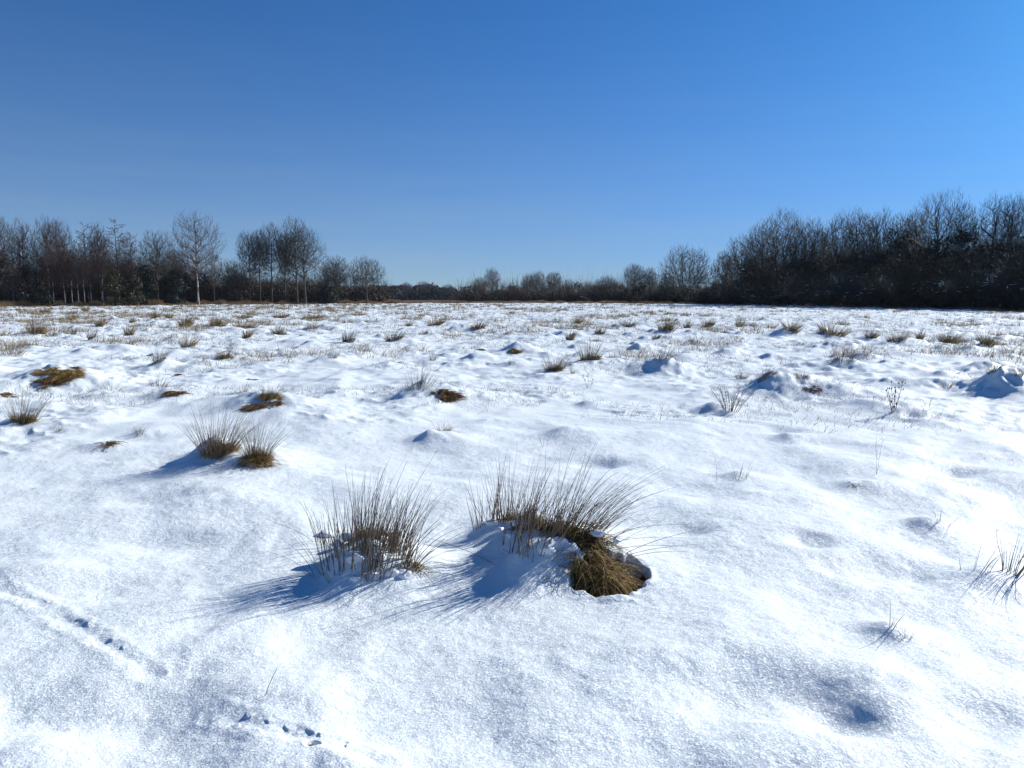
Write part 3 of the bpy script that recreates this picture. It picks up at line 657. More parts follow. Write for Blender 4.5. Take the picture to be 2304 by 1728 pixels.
# ------------------------------------------------------------------ dead flowering stalks
def dead_plant(px, py, hpx, wpx, stems, label, name, cat, seed, heads=True, r=.0022, spreadx=1.0):
    g = np.random.default_rng(seed); x0, y0 = rise(px, py); z0 = H1(x0, y0); m = ppm(y0); Hm = hpx/m; Wm = wpx/m
    e = empty(name, (x0, y0, z0)); tag(e, label, cat)
    lines, rr, hd = [], [], []
    for s in range(stems):
        tx = (s/(max(stems-1, 1))-.5)*Wm*spreadx*g.uniform(.7, 1.1); L = Hm*g.uniform(.6, 1.0)
        K = 8; tt_ = np.linspace(0, 1, K)
        bx = tx*.25+g.normal(0, .01); by = g.normal(0, .02)
        p = np.stack([bx+tx*.75*tt_**1.2+g.normal(0, .006, K)*tt_, by+g.normal(0, .03)*tt_, -.02+L*tt_], -1)
        lines.append(p); rr.append(r*(1-.55*tt_))
        for b in range(g.integers(3, 8)):
            k = g.uniform(.25, .95); q = p[int(k*(K-1))]; a = g.uniform(0, 2*math.pi); bl = L*g.uniform(.07, .2)
            dv = np.array([math.cos(a)*.8, math.sin(a)*.5, g.uniform(.5, 1.1)])*bl
            lines.append(q+dv*np.linspace(0, 1, K)[:, None]); rr.append(r*.6*(1-.5*tt_)); hd.append(q+dv)
        hd.append(p[-1])
    tube_obj('stalks', [tubes(np.array(lines), np.array(rr), 4, g.random(len(lines)))], M_dead, e)
    if heads:
        for q in hd:
            s = g.uniform(.006, .012)*(Hm/.35)**.5; L_ = np.stack([q+np.array([0, 0, s*z]) for z in (-.9, -.4, .2, .8, 1.2)]); R_ = np.array([.15, .8, 1., .6, .1])*s*.75
            tube_obj('seed_head', [tubes(L_[None], R_[None], 6, g.random(1)*.4)], M_dead, e)
dead_plant(2010, 925, 82, 46, 6, 'dark dead thistle with knobbly seed heads standing alone on the snow', 'dead_thistle', 'dead plant', 31, True, .0036)
dead_plant(1642, 925, 66, 90, 18, 'sprawling red brown twiggy plant on a hummock at right', 'twiggy_plant', 'dead plant', 32, False, .0036, 1.25)
dead_plant(1323, 874, 38, 26, 3, 'small crooked dead plant below the tall dark rush clump', 'dead_sprig', 'dead plant', 33)
dead_plant(1968, 1068, 100, 24, 2, 'single very tall thin stalk with a side shoot at right', 'tall_stalk', 'dead plant', 34, False, .0013)
dead_plant(2087, 918, 30, 24, 4, 'little row of dark twigs right of the dead thistle', 'dead_sprig', 'dead plant', 35, False, .002)
dead_plant(2046, 962, 14, 24, 3, 'tiny forked twig below the row of dark twigs', 'dead_sprig', 'dead plant', 36, False, .002)
dead_plant(1620, 1082, 60, 10, 1, 'hair thin stalk left of the short dark stubs', 'tall_stalk', 'dead plant', 37, False, .0009)
dead_plant(212, 1352, 36, 10, 1, 'thin short stalk standing above the animal track', 'dead_sprig', 'dead plant', 38, False, .0010)
dead_plant(1225, 1005, 40, 34, 3, 'tiny crooked stalk behind the wide foreground tussock', 'dead_sprig', 'dead plant', 39, False, .0012)
# single straight stem near the bottom
x0, y0 = rise(595, 1565); z0 = H1(x0, y0)
Pq = np.array([[[0, 0, -.01], [.016, 0, .035], [.034, .002, .075], [.05, .003, .105]]]); ob = tube_obj('lone_stem', [tubes(Pq, np.array([[.0013, .0013, .0012, .0008]]), 5, np.array([.1]))], M_rush)
ob.location = (x0, y0, z0); tag(ob, 'single straight dark stem leaning right in the empty lower left snow', 'grass stem')
x0, y0 = rise(790, 1358); z0 = H1(x0, y0)
Pq = np.array([[[0, 0, -.01], [.01, 0, .03], [.03, .002, .055], [.055, .003, .062]]]); ob = tube_obj('lone_stem', [tubes(Pq, np.array([[.0010, .0010, .0009, .0006]]), 5, np.array([.2]))], M_rush)
ob.location = (x0, y0, z0); tag(ob, 'thin curved stem just in front of the left foreground tussock', 'grass stem')

# ------------------------------------------------------------------ uncountable stubble poking through the snow
g = np.random.default_rng(77)
def fan_points(n, d0, d1, a0=-42, a1=42, power=1.0):
    a = np.radians(g.uniform(a0, a1, n)); u = g.random(n)**power; d = d0*(d1/d0)**u
    return d*np.sin(a), d*np.cos(a)
parts = []
x, y = fan_points(1500, 4.5, 16)               # thin stalks
dens = vn(x/1.3+20, y/1.3) > .05; x, y = x[dens], y[dens]
x = np.repeat(x, 4)+g.normal(0, .05, len(x)*4); y = np.repeat(y, 4)+g.normal(0, .05, len(y)*4); n = len(x)
P, Rd = blades(g, x, y, 0, 0, 0, g.uniform(.02, .085, n), g.normal(0, .6, (n, 2)), g.normal(0, .3, (n, 2)), np.full(n, .0008)*g.uniform(.6, 1.3, n)*(np.hypot(x, y)/9)**.5, 4)
o_ = tube_obj('snow_stubble', [tubes(P, Rd, 3, g.random(n))], M_rush_grey); tag(o_, 'thin dry grass stalks barely poking through the snow', 'grass', kind='stuff')
x, y = fan_points(26000, 9, 175, power=.72)    # flecks and wisps farther out
keep = (y < edge_depth(x, y)-2) & (vn(x/2.2+3, y/2.2)+.35*vn(x/.7, y/.7) > .22-.30*sstep(14, 40, np.hypot(x, y)))
x, y = x[keep], y[keep]; k_ = 6
x = np.repeat(x, k_)+g.normal(0, .16, len(x)*k_); y = np.repeat(y, k_)+g.normal(0, .12, len(y)*k_); n = len(x); d = np.hypot(x, y)
P, Rd = blades(g, x, y, 0, 0, 0, g.uniform(.03, .14, n)*(1+d/170), g.normal(0, .55, (n, 2)), g.normal(0, .3, (n, 2)), d*.00020*g.uniform(.5, 1.4, n), 3)
o_ = tube_obj('field_wisps', [tubes(P, Rd, 3, g.random(n))], M_rush_grey); tag(o_, 'grey brown grass wisps speckling the far snow', 'grass', kind='stuff')
x, y = fan_points(15000, 17, 155, -42, 38, power=.7)  # straw clumps on the left
keep = (y < edge_depth(x, y)-1) & (vn(x/3+9, y/3)+.5*vn(x/1.1, y/1.1)+sstep(5, -40, x)*.50 > .52+.22*sstep(5, 30, x))
x, y = x[keep], y[keep]; k_ = 14
x = np.repeat(x, k_)+g.normal(0, .15, len(x)*k_); y = np.repeat(y, k_)+g.normal(0, .12, len(y)*k_); n = len(x); d = np.hypot(x, y)
P, Rd = blades(g, x, y, 0, 0, 0, g.uniform(.10, .42, n), g.normal(0, .4, (n, 2)), g.normal(0, .25, (n, 2)), d*.0002*g.uniform(.5, 1.4, n), 4)
o_ = tube_obj('straw_wisps', [tubes(P, Rd, 3, g.random(n))], M_straw); tag(o_, 'straw coloured grass thick across the far left field', 'grass', kind='stuff')
# brown grass margin along the wood edge
px = np.concatenate([g.uniform(-350, 900, 30000), g.uniform(850, 1560, 9000), g.uniform(1500, 2500, 7000)]); n = len(px)
e_ = np.interp(px, EDGE_X, EDGE_D)
deep = np.where(px < 500, 16-12*sstep(-50, 500, px), 5.0)
yy = e_-3+g.uniform(-.6, 1, n)*deep*(.7+.4*vn(px/45, px*0)) + 2
x = (px-1152)/1664*yy
hh = np.where(px < 900, g.uniform(.4, 1.15, n), np.where(px < 1560, g.uniform(.3, .8, n), g.uniform(.15, .5, n)))*(.75+.4*vn(px/20, px*0+5))
P, Rd = blades(g, x, yy, 0, 0, 0, hh, g.normal(0, .18, (n, 2)), g.normal(.05, .15, (n, 2)), yy*.00022*g.uniform(.6, 1.4, n), 3)
o_ = tube_obj('margin_grass', [tubes(P, Rd, 3, g.random(n))], M_margin); tag(o_, 'tall brown winter grass along the foot of the trees', 'grass', kind='stuff')

# ------------------------------------------------------------------ trees
def limb_level(g, P, Rd, n, t0, t1, ang, angsd, ratio, up, K, rscale, env=None, jit=.10, lenbias=.5, reach=0):
    """n children on each parent limb; returns polylines and radii"""
    Np, Kp, _ = P.shape; M = Np*n
    par = np.repeat(np.arange(Np), n)
    t = np.clip((np.tile(np.arange(n), Np)+g.random(M))/n, 0, 1)*(t1-t0)+t0
    s = t*(Kp-1); i = np.minimum(s.astype(int), Kp-2); f = (s-i)[:, None]
    base = P[par, i]*(1-f)+P[par, i+1]*f
    tan = P[par, i+1]-P[par, i]; tan /= np.linalg.norm(tan, axis=1, keepdims=True)+1e-9
    rb = Rd[par, i]*(1-f[:, 0])+Rd[par, i+1]*f[:, 0]
    plen = np.linalg.norm(P[:, -1]-P[:, 0], axis=1)[par]
    ph = np.tile(np.arange(n)*2.4, Np)+np.repeat(g.uniform(0, 6.28, Np), n)+g.normal(0, .5, M)
    ref = np.where(np.abs(tan[:, 2:3]) > .95, np.array([[1., 0, 0]]), np.array([[0, 0, 1.]]))
    u = np.cross(tan, ref); u /= np.linalg.norm(u, axis=1, keepdims=True)+1e-9; v = np.cross(tan, u)
    perp = u*np.cos(ph)[:, None]+v*np.sin(ph)[:, None]
    a = np.radians(np.clip(g.normal(ang, angsd, M), 5, 110))
    d = tan*np.cos(a)[:, None]+perp*np.sin(a)[:, None]
    L = plen*ratio*(1-lenbias*t)*g.uniform(.65, 1.2, M)
    if env is not None:                      # keep the tips on an uneven crown outline
        c, rad_ = env
        lim = 1+.05*np.sin(ph*3.1)
        bb = (base-c)/rad_; dv = d/rad_; qa = (dv*dv).sum(1); qb = (bb*dv).sum(1); qc = (bb*bb).sum(1)-lim**2
        Lmax = np.maximum((-qb+np.sqrt(np.maximum(qb*qb-qa*qc, 0)))/qa, .05)
        Lmax = np.where(qc > 0, .05, Lmax)
        if reach: L = Lmax*g.uniform(reach, 1.0, M)
        else: L = np.minimum(L, Lmax*g.uniform(.85, 1.1, M))
    L = np.maximum(L, .12)
    kp = g.random(M) < np.clip(L/np.percentile(L, 65), .15, 1)   # short spurs are few
    base, d, L, rb = base[kp], d[kp], L[kp], rb[kp]; M = len(L)
    out = np.empty((M, K, 3)); out[:, 0] = base; dd = d.copy(); st = (L/(K-1))[:, None]
    for k in range(1, K):
        dd = dd+np.array([0, 0, up])/(K-1)+g.normal(0, jit, (M, 3)); dd /= np.linalg.norm(dd, axis=1, keepdims=True)
        out[:, k] = out[:, k-1]+dd*st
    r0 = np.minimum(rb*.85, np.maximum(rb*rscale, .004))
    rr = r0[:, None]*(1-.75*np.linspace(0, 1, K)[None, :])
    return out, np.maximum(rr, .0035)

def grow_to(g, T, Nd, Tn, Rn, O, K, rmin, curve=.45, droop=0, rk=.5, wob=.03, rise_=1.3):
    """limbs from the best inner node to each target point; nodes Nd with tangents Tn and radii Rn"""
    dN = np.linalg.norm(Nd-O, axis=1); dT = np.linalg.norm(T-O, axis=1)
    d2 = np.sqrt(np.maximum((T*T).sum(1)[:, None]+(Nd*Nd).sum(1)[None]-2*T@Nd.T, 0))
    dh = np.hypot(T[:, 0][:, None]-Nd[:, 0][None], T[:, 1][:, None]-Nd[:, 1][None])
    cost = d2+1.6*np.maximum(0, dN[None]-dT[:, None]*.93)+rise_*np.maximum(0, Nd[:, 2][None]-(T[:, 2][:, None]-.75*dh))
    j = cost.argmin(1); B = Nd[j]; v = T-B; L = np.linalg.norm(v, axis=1, keepdims=True)+1e-6
    m0 = Tn[j]*L*1.0; out = (T-O); out /= np.linalg.norm(out, axis=1, keepdims=True)+1e-6
    m1 = (out+np.array([0, 0, .35-droop])); m1 /= np.linalg.norm(m1, axis=1, keepdims=True); m1 = m1*L*.9
    m0 = m0*curve*2*.5+v*(1-curve)
    t = np.linspace(0, 1, K)[None, :, None]
    P = (2*t**3-3*t**2+1)*B[:, None]+(t**3-2*t**2+t)*m0[:, None]+(-2*t**3+3*t**2)*T[:, None]+(t**3-t**2)*m1[:, None]
    P = P+g.normal(0, wob, P.shape)*L[:, None]*np.sin(t*math.pi)
    r0 = np.maximum(np.minimum(Rn[j]*.8, Rn[j]*rk+.006*L[:, 0]), rmin)
    Rr = r0[:, None]*(1-.72*np.linspace(0, 1, K)[None])
    return P, np.maximum(Rr, rmin*.6)
def nodes_of(P, Rr, k0=1):
    Tn = np.gradient(P, axis=1); Tn /= np.linalg.norm(Tn, axis=2, keepdims=True)+1e-9
    return P[:, k0:].reshape(-1, 3), Tn[:, k0:].reshape(-1, 3), Rr[:, k0:].reshape(-1)
TK = { # fork, trunk top, crown centre, lowest direction, limbs, branches, boughs, twigs, trunk radius
 'round': (.20, .50, .56, -.45, 17, 100, 620, 3000, .019), 'ash': (.26, .80, .60, -.75, 22, 120, 640, 3000, .013),
 'birch': (.26, .84, .62, -.80, 20, 110, 600, 2700, .0105), 'young': (.25, .88, .60, -.85, 12, 50, 260, 1100, .009),
 'dome': (.02, .12, .44, -.25, 26, 190, 950, 4300, .022), 'coppice': (.02, .10, .45, -.35, 13, 80, 420, 1900, .018), 'bush': (.01, .05, .38, -.30, 20, 100, 520, 2200, .014)}
def build_tree(seed, kind, Ht, Wd):
    """returns (trunk parts, crown parts) in local coordinates"""
    g = np.random.default_rng(seed); K = 9; z = np.linspace(0, 1, K)
    if kind in TK:
        fork, ttop, cc, low, nA, nB, nC, nD, rt = TK[kind]
        cc += g.uniform(-.03, .03); bend = g.normal(0, .025, 2)*Ht
        P = np.stack([bend[0]*z**2+g.normal(0, .004*Ht, K)*z, bend[1]*z**2+g.normal(0, .004*Ht, K)*z, z*Ht*ttop-.2*(1-z)], -1)[None]
        Rr = (rt*Ht*(1-.72*z**.9))[None]; Rr[0, 0] *= 1.3
        C = np.array([bend[0]*.6, bend[1]*.6, Ht*cc]); rad = np.array([Wd/2*1.04, Wd/2*1.04, Ht*(1-cc)]); O = np.array([0, 0, Ht*fork*.8])
        sd_ = g.uniform(0, 90)
        def pts(n, r0, r1, pw=.5):
            zz = g.uniform(low, 1, n*2); a = g.uniform(0, 6.283, n*2); q = np.sqrt(1-zz*zz)
            d = np.stack([q*np.cos(a), q*np.sin(a), zz], -1)
            lump = 1+.12*vn(d[:, 0]*2.2+sd_, d[:, 1]*2.2+d[:, 2]*2.6)+.05*vn(d[:, 0]*6+sd_, d[:, 1]*6+d[:, 2]*5)
            r = (r0+(r1-r0)*g.random(n*2)**pw)*lump
            down = np.where(zz < 0, .85+.0*zz, 1.)
            X_ = C+d*rad*(r*down)[:, None]
            X_[:, 2] = np.where(zz < 0, C[2]+d[:, 2]*rad[2]*r*min(1.15, (cc-fork)/max(1-cc, .1)), X_[:, 2])
            return X_[X_[:, 2] > Ht*fork*1.02][:n]
        N0, T0, R0 = nodes_of(P, Rr, 1); k = N0[:, 2] > Ht*fork*.9
        if k.sum() < 2: k[:] = True
        N0, T0, R0 = N0[k], T0[k], R0[k]
        dr = .0
        A_ = grow_to(g, pts(nA, .50, .72), N0, T0, R0, O, 8, .012, .5, 0, .5)
        NA = nodes_of(*A_); base = [np.vstack([x, y]) if x.ndim > 1 else np.concatenate([x, y]) for x, y in zip(NA, (N0, T0, R0))]
        B_ = grow_to(g, pts(nB, .62, .92), base[0], base[1], base[2], O, 6, .009, .5, 0, .45)
        NB = nodes_of(*B_); base = [np.vstack([x, y]) if x.ndim > 1 else np.concatenate([x, y]) for x, y in zip(NB, NA)]
        C_ = grow_to(g, pts(nC, .2, .97, .62), base[0], base[1], base[2], O, 5, .007, .45, 0, .45)
        NC = nodes_of(C_[0], C_[1], 2)
        TD = pts(nD, .18, 1.04, .62)
        if kind == 'birch': TD[:, 2] -= g.uniform(.0, .09, len(TD))*Ht*.6
        D_ = grow_to(g, TD, NC[0].astype(np.float32), NC[1], NC[2], O, 4, .005, .35, 1.6 if kind == 'birch' else 0, .45, .05, rise_=.2)
        return [(P, Rr, 7)], [(*A_, 5), (*B_, 4), (*C_, 3), (*D_, 3)]
    if kind == 'larch':
        P = np.stack([g.normal(0, .004*Ht, K)*z, g.normal(0, .004*Ht, K)*z, z*Ht-.2], -1)[None]
        Rr = (.012*Ht*(1-.93*z))[None]
        L1 = limb_level(g, P, Rr, 70, .25, .99, 75, 10, .34, .25, 6, .35, None, .08, .75)
        L2 = limb_level(g, *L1, 9, .1, 1, 55, 15, .40, -.3, 4, .5, None, .12, .4)
        L3 = limb_level(g, *L2, 3, .2, 1, 45, 15, .5, -.3, 3, .6, None, .12, .4)
        return [(P, Rr, 6)], [(*L1, 3), (*L2, 3), (*L3, 3)]

def leaf_cloud(g, C, S, n, size, asp=.42):
    """n leaf sized crossed slivers scattered in lumps: C (m,3) lump centres, S (m,) radii"""
    w_ = S**2; k = g.choice(len(C), n, p=w_/w_.sum())
    d = g.normal(0, 1, (n, 3)); d /= np.linalg.norm(d, axis=1, keepdims=True); q = g.random(n)**.45
    c = C[k]+d*(S[k]*q)[:, None]*np.array([1, 1, .8])
    c[:, 2] = np.maximum(c[:, 2], .02)
    a = g.normal(0, 1, (n, 3)); a /= np.linalg.norm(a, axis=1, keepdims=True); b = np.cross(a, g.normal(0, 1, (n, 3))); b /= np.linalg.norm(b, axis=1, keepdims=True)
    s = (size*g.uniform(.5, 1.4, n))[:, None]
    V = np.stack([c-a*s, c-b*s*asp, c+a*s, c+b*s*asp], 1).reshape(-1, 3)
    F = np.arange(n*4).reshape(n, 4); r = np.repeat(g.random(n), 4)
    return V, F, r, np.ones(n*4)

def grp_wide(gp): return 'right wood' in gp
def plant(kind, px, top, wpx, Y, label, cat, seed, mtr, mcr, group, name, ivy=None, snow=0, share=None):
    x0, y0 = at_dist(px, Y); z0 = H1(x0, y0) if Y < 200 else 0
    if grp_wide(group): wpx = wpx*1.15
    Ht = height_at(px, top, Y)-z0; Wd = wpx/ppm(Y)
    e = empty(name, (x0, y0, z0)); tag(e, label, cat, group)
    tr, cr = build_tree(seed, kind, Ht, Wd)
    g = np.random.default_rng(seed+5)
    if kind == 'bush':
        tube_obj('stems', [tubes(P, Rr, S, g.random(len(P))) for P, Rr, S in tr], mtr, e)
    else:
        tube_obj('trunk', [tubes(P, Rr, S, g.random(len(P))) for P, Rr, S in tr], mtr, e)
    tw = min(Y*(.000125 if mcr is M_twig_dark else .00010), .0165)
    cp = [tubes(P, np.maximum(Rr, tw*(2.6, 1.6, .8, .62)[min(i, 3)]), S, g.random(len(P))) for i, (P, Rr, S) in enumerate(cr)]
    tube_obj('crown', cp, mcr, e)
    if ivy:
        lo, hi, rw, n = ivy; m_ = 26
        C = np.stack([g.normal(0, rw*.5, m_), g.normal(0, rw*.5, m_), g.uniform(lo, hi, m_)*Ht], -1)
        tube_obj('ivy', [leaf_cloud(g, C, g.uniform(.4, 1, m_)*rw, n, .17)], M_leaf_dark, e)
    if snow:                                  # snow lying along some of the lower branches
        P, Rr, S = cr[2]; low = np.where((P[:, 2, 2] < Ht*.75) & (np.abs(P[:, -1, 2]-P[:, 0, 2]) < .55*np.linalg.norm(P[:, -1]-P[:, 0], axis=1)) & (P[:, 2, 1] < 0))[0]; k = g.choice(low, min(snow*2, len(low)), replace=False)
        Q = P[k][:, 1:4]+np.array([0, 0, .02]); tube_obj('lodged_snow', [tubes(Q, np.full(Q.shape[:2], .016)*g.uniform(.4, 1.6, (len(k), 1)), 4)], M_snowbit, e)
    return e
GL, GC, GR = 'trees of the left wood', 'trees beyond the far edge of the field', 'trees of the right wood'
TREES = [
 # left wood
 ('birch', -75, 470, 120, 118, 'tall birch cut by the left edge of the picture', 'B', GL, {}),
 ('birch', 8, 473, 70, 122, 'birch with a high thin crown right at the left edge', 'B', GL, {}),
 ('birch', 58, 486, 66, 120, 'birch with hanging purple twigs, second from the left edge', 'B', GL, {}),
 ('birch', 112, 482, 62, 120, 'birch of twin crowned look, left partner of a close pair', 'B', GL, {}),
 ('birch', 138, 480, 66, 124, 'birch, right partner of a close pair, highest of the leftmost group', 'B', GL, {}),
 ('young', 30, 590, 40, 114, 'slim white birch stem leaning right at the far left', 'b', GL, {}),
 ('young', 120, 560, 50, 117, 'slim reddish young birch, first of the white stemmed row', 'b', GL, {}),
 ('young', 146, 548, 50, 117, 'slim reddish young birch with a crooked white stem', 'b', GL, {}),
 ('young', 162, 556, 46, 118, 'slim young birch third in the white stemmed row', 'b', GL, {}),
 ('young', 176, 545, 50, 117, 'slim young birch with a bright double looking stem', 'b', GL, {}),
 ('young', 190, 552, 46, 118, 'slim young birch fifth in the white stemmed row', 'b', GL, {}),
 ('young', 205, 560, 46, 117, 'slim young birch leaning slightly left beside the olive scrub', 'b', GL, {}),
 ('young', 231, 540, 54, 118, 'slim young birch last of the white stemmed row, set apart', 'b', GL, {}),
 ('larch', 198, 500, 60, 124, 'spiky topped larch behind the white stemmed birches', 'R', GL, {}),
 ('birch', 228, 496, 50, 126, 'thin crowned birch between two spiky larches', 'B', GL, {}),
 ('larch', 268, 494, 66, 126, 'tallest spiky larch with level side branches', 'R', GL, {}),
 ('larch', 300, 520, 50, 128, 'shorter larch right of the tallest one', 'R', GL, {}),
 ('ash', 355, 512, 84, 128, 'upright bare tree left of the tall lone birch', 'T', GL, {}),
 ('birch', 446, 466, 130, 124, 'tallest birch with white trunk and broad drooping crown', 'B', GL, {}),
 ('ash', 395, 560, 60, 134, 'low bare tree in the shadow left of the tallest birch', 'T', GL, {}),
 ('young', 482, 560, 46, 132, 'small bare tree just right of the tallest birch', 'T', GL, {}),
 ('young', 514, 578, 54, 138, 'small twiggy tree in the dip right of the tallest birch', 'T', GL, {}),
 ('young', 540, 590, 44, 140, 'small thin tree left of the group of tall trees', 'T', GL, {}),
 ('birch', 562, 512, 60, 142, 'drooping twigged tree, first of the group of tall trees', 'T', GL, {}),
 ('ash', 585, 508, 50, 146, 'narrow tree, second of the group of tall trees', 'T', GL, {}),
 ('ash', 612, 500, 62, 144, 'straight tree with a fan crown, third of the group of tall trees', 'T', GL, {}),
 ('ash', 642, 518, 46, 146, 'narrow forked tree left of the highest round crowned tree', 'T', GL, {}),
 ('ash', 669, 487, 84, 146, 'highest tree of its group, with a straight trunk and pointed crown', 'T', GL, {}),
 ('round', 687, 503, 108, 146, 'broad fan crowned tree leaning its limbs to the right', 'T', GL, {}),
 ('coppice', 740, 580, 60, 152, 'low bare tree tucked under the broad fan crowned tree', 'T', GL, {}),
 ('round', 760, 573, 66, 154, 'round headed tree left of the last tree of the left wood', 'T', GL, {}),
 ('round', 826, 574, 88, 158, 'round crowned tree with forked trunk ending the left wood', 'T', GL, {}),
 # centre, far
 ('ash', 915, 634, 34, 330, 'small tree rising over the far dark wood, left one', 'F', GC, {}),
 ('ash', 952, 630, 36, 330, 'small round tree rising over the middle of the far dark wood', 'F', GC, {}),
 ('ash', 1008, 638, 34, 330, 'small tree rising over the right end of the far dark wood', 'F', GC, {}),
 ('round', 1080, 622, 36, 250, 'low rounded tree left of the slender tall centre tree', 'F', GC, {}),
 ('ash', 1108, 600, 42, 245, 'slender tall tree standing alone at the centre of the horizon', 'F', GC, {}),
 ('round', 1186, 615, 34, 240, 'small spreading tree, left of the three centre right trees', 'F', GC, {}),
 ('ash', 1210, 608, 40, 235, 'upright tree, middle of the three centre right trees', 'F', GC, {}),
 ('ash', 1246, 609, 42, 240, 'pale twigged tree, right of the three centre right trees', 'F', GC, {}),
 ('coppice', 1278, 627, 40, 225, 'dense low tree beside the pale twigged one', 'F', GC, {}),
 ('bush', 1322, 632, 48, 200, 'bare low bush above a fallen white branch', 'F', GC, {}),
 ('round', 1366, 619, 62, 195, 'grey twiggy rounded tree left of two taller ones', 'F', GC, {}),
 ('ash', 1428, 590, 54, 185, 'taller thin crowned tree left of the dome shaped tree', 'F', GC, {}),
 ('ash', 1462, 601, 40, 185, 'thin crowned tree close to the left side of the dome', 'F', GC, {}),
 ('coppice', 1500, 612, 40, 165, 'small curly twigged tree at the foot of the dome shaped tree', 'T', GC, {}),
 ('dome', 1545, 551, 130, 150, 'dome shaped tree with many limbs fanning from its base', 'D', GC, {}),
 # right wood
 ('round', 1632, 562, 62, 138, 'small round tree at the left end of the right wood', 'D', GR, {}),
 ('round', 1672, 528, 82, 132, 'leaning bare tree with a dark ivy mass, left end of the right wood', 'D', GR, dict(ivy=(.3, .62, 1.7, 1500))),
 ('ash', 1712, 498, 84, 128, 'bare tree on the rising left flank of the big rounded crown', 'D', GR, {}),
 ('dome', 1762, 469, 130, 124, 'highest tree of the big rounded crown at the left of the right wood', 'D', GR, {}),
 ('dome', 1812, 492, 100, 122, 'tree filling the right flank of the big rounded crown', 'D', GR, {}),
 ('ash', 1846, 500, 60, 122, 'lower tree in the notch of the right wood skyline', 'D', GR, {}),
 ('round', 1890, 476, 80, 112, 'bare tree just right of the skyline notch', 'D', GR, {}),
 ('ash', 1932, 463, 80, 110, 'tall bare tree with a fan of fine twigs in mid right wood', 'D', GR, {}),
 ('dome', 1968, 468, 90, 108, 'broad many limbed tree in mid right wood', 'D', GR, {}),
 ('round', 2022, 474, 70, 106, 'ivy covered tree left of the highest crown of the right wood', 'D', GR, dict(ivy=(.35, .78, 2.0, 2600))),
 ('ash', 2058, 466, 60, 104, 'slim bare tree touching the highest crown', 'D', GR, {}),
 ('round', 2102, 419, 122, 96, 'highest crown of the right wood, with spreading upper limbs', 'D', GR, dict(ivy=(.2, .6, 1.0, 1500))),
 ('ash', 2164, 452, 76, 94, 'bare tree with a dark bough right of the highest crown', 'D', GR, dict(ivy=(.62, .72, 1.3, 700))),
 ('ash', 2222, 431, 82, 92, 'pale limbed open tree, left of the last pair at right', 'D', GR, {}),
 ('ash', 2264, 434, 70, 90, 'pale limbed open tree, right of the last pair', 'D', GR, {}),
 ('round', 2316, 422, 100, 86, 'bare tree cut by the right edge of the picture', 'D', GR, {}),
 ('round', 2420, 410, 130, 78, 'bare tree beyond the right edge of the picture', 'D', GR, {}),
 # bushes in front of the right wood
 ('bush', 1628, 626, 64, 134, 'dark bush at the left foot of the right wood', 'D', GR, {}),
 ('bush', 1712, 622, 110, 118, 'green grey bush with snow lying on its low branches', 'O', GR, dict(snow=26)),
 ('bush', 1808, 600, 110, 108, 'dark bush flecked with snow in front of the big rounded crown', 'D', GR, dict(snow=14)),
 ('bush', 1905, 588, 110, 100, 'dark bush with snow low down in mid right wood', 'D', GR, dict(snow=16)),
 ('bush', 2015, 566, 130, 92, 'largest olive brown bush before the right wood', 'O', GR, dict(snow=10)),
 ('bush', 2120, 574, 130, 86, 'olive bush below the highest crown of the right wood', 'O', GR, dict(snow=10)),
 ('bush', 2220, 560, 140, 80, 'dark olive bush near the right edge of the wood', 'D', GR, dict(snow=14)),
 ('bush', 2310, 545, 140, 74, 'dark bush cut by the right edge of the picture', 'D', GR, dict(snow=14)),
]
TM = {'B': (M_birch, M_twig_red), 'b': (M_birch, M_twig_red), 'R': (M_bark, M_twig_red), 'T': (M_bark, M_twig), 'F': (M_bark, M_twig_hazed), 'D': (M_bark_dark, M_twig_dark), 'O': (M_bark_dark, M_leaf_olive)}
for i, (kind, px, top, wpx, Yd, label, mk, grp, ex) in enumerate(TREES):
    mt, mc = TM[mk]
    nm = {'birch': 'birch_tree', 'young': 'young_tree', 'larch': 'larch_tree', 'bush': 'bush'}.get(kind, 'bare_tree')
    plant(kind, px, top, wpx, Yd+4, label, 'bush' if kind == 'bush' else 'tree', 900+i, mt, mc, grp, nm, **ex)

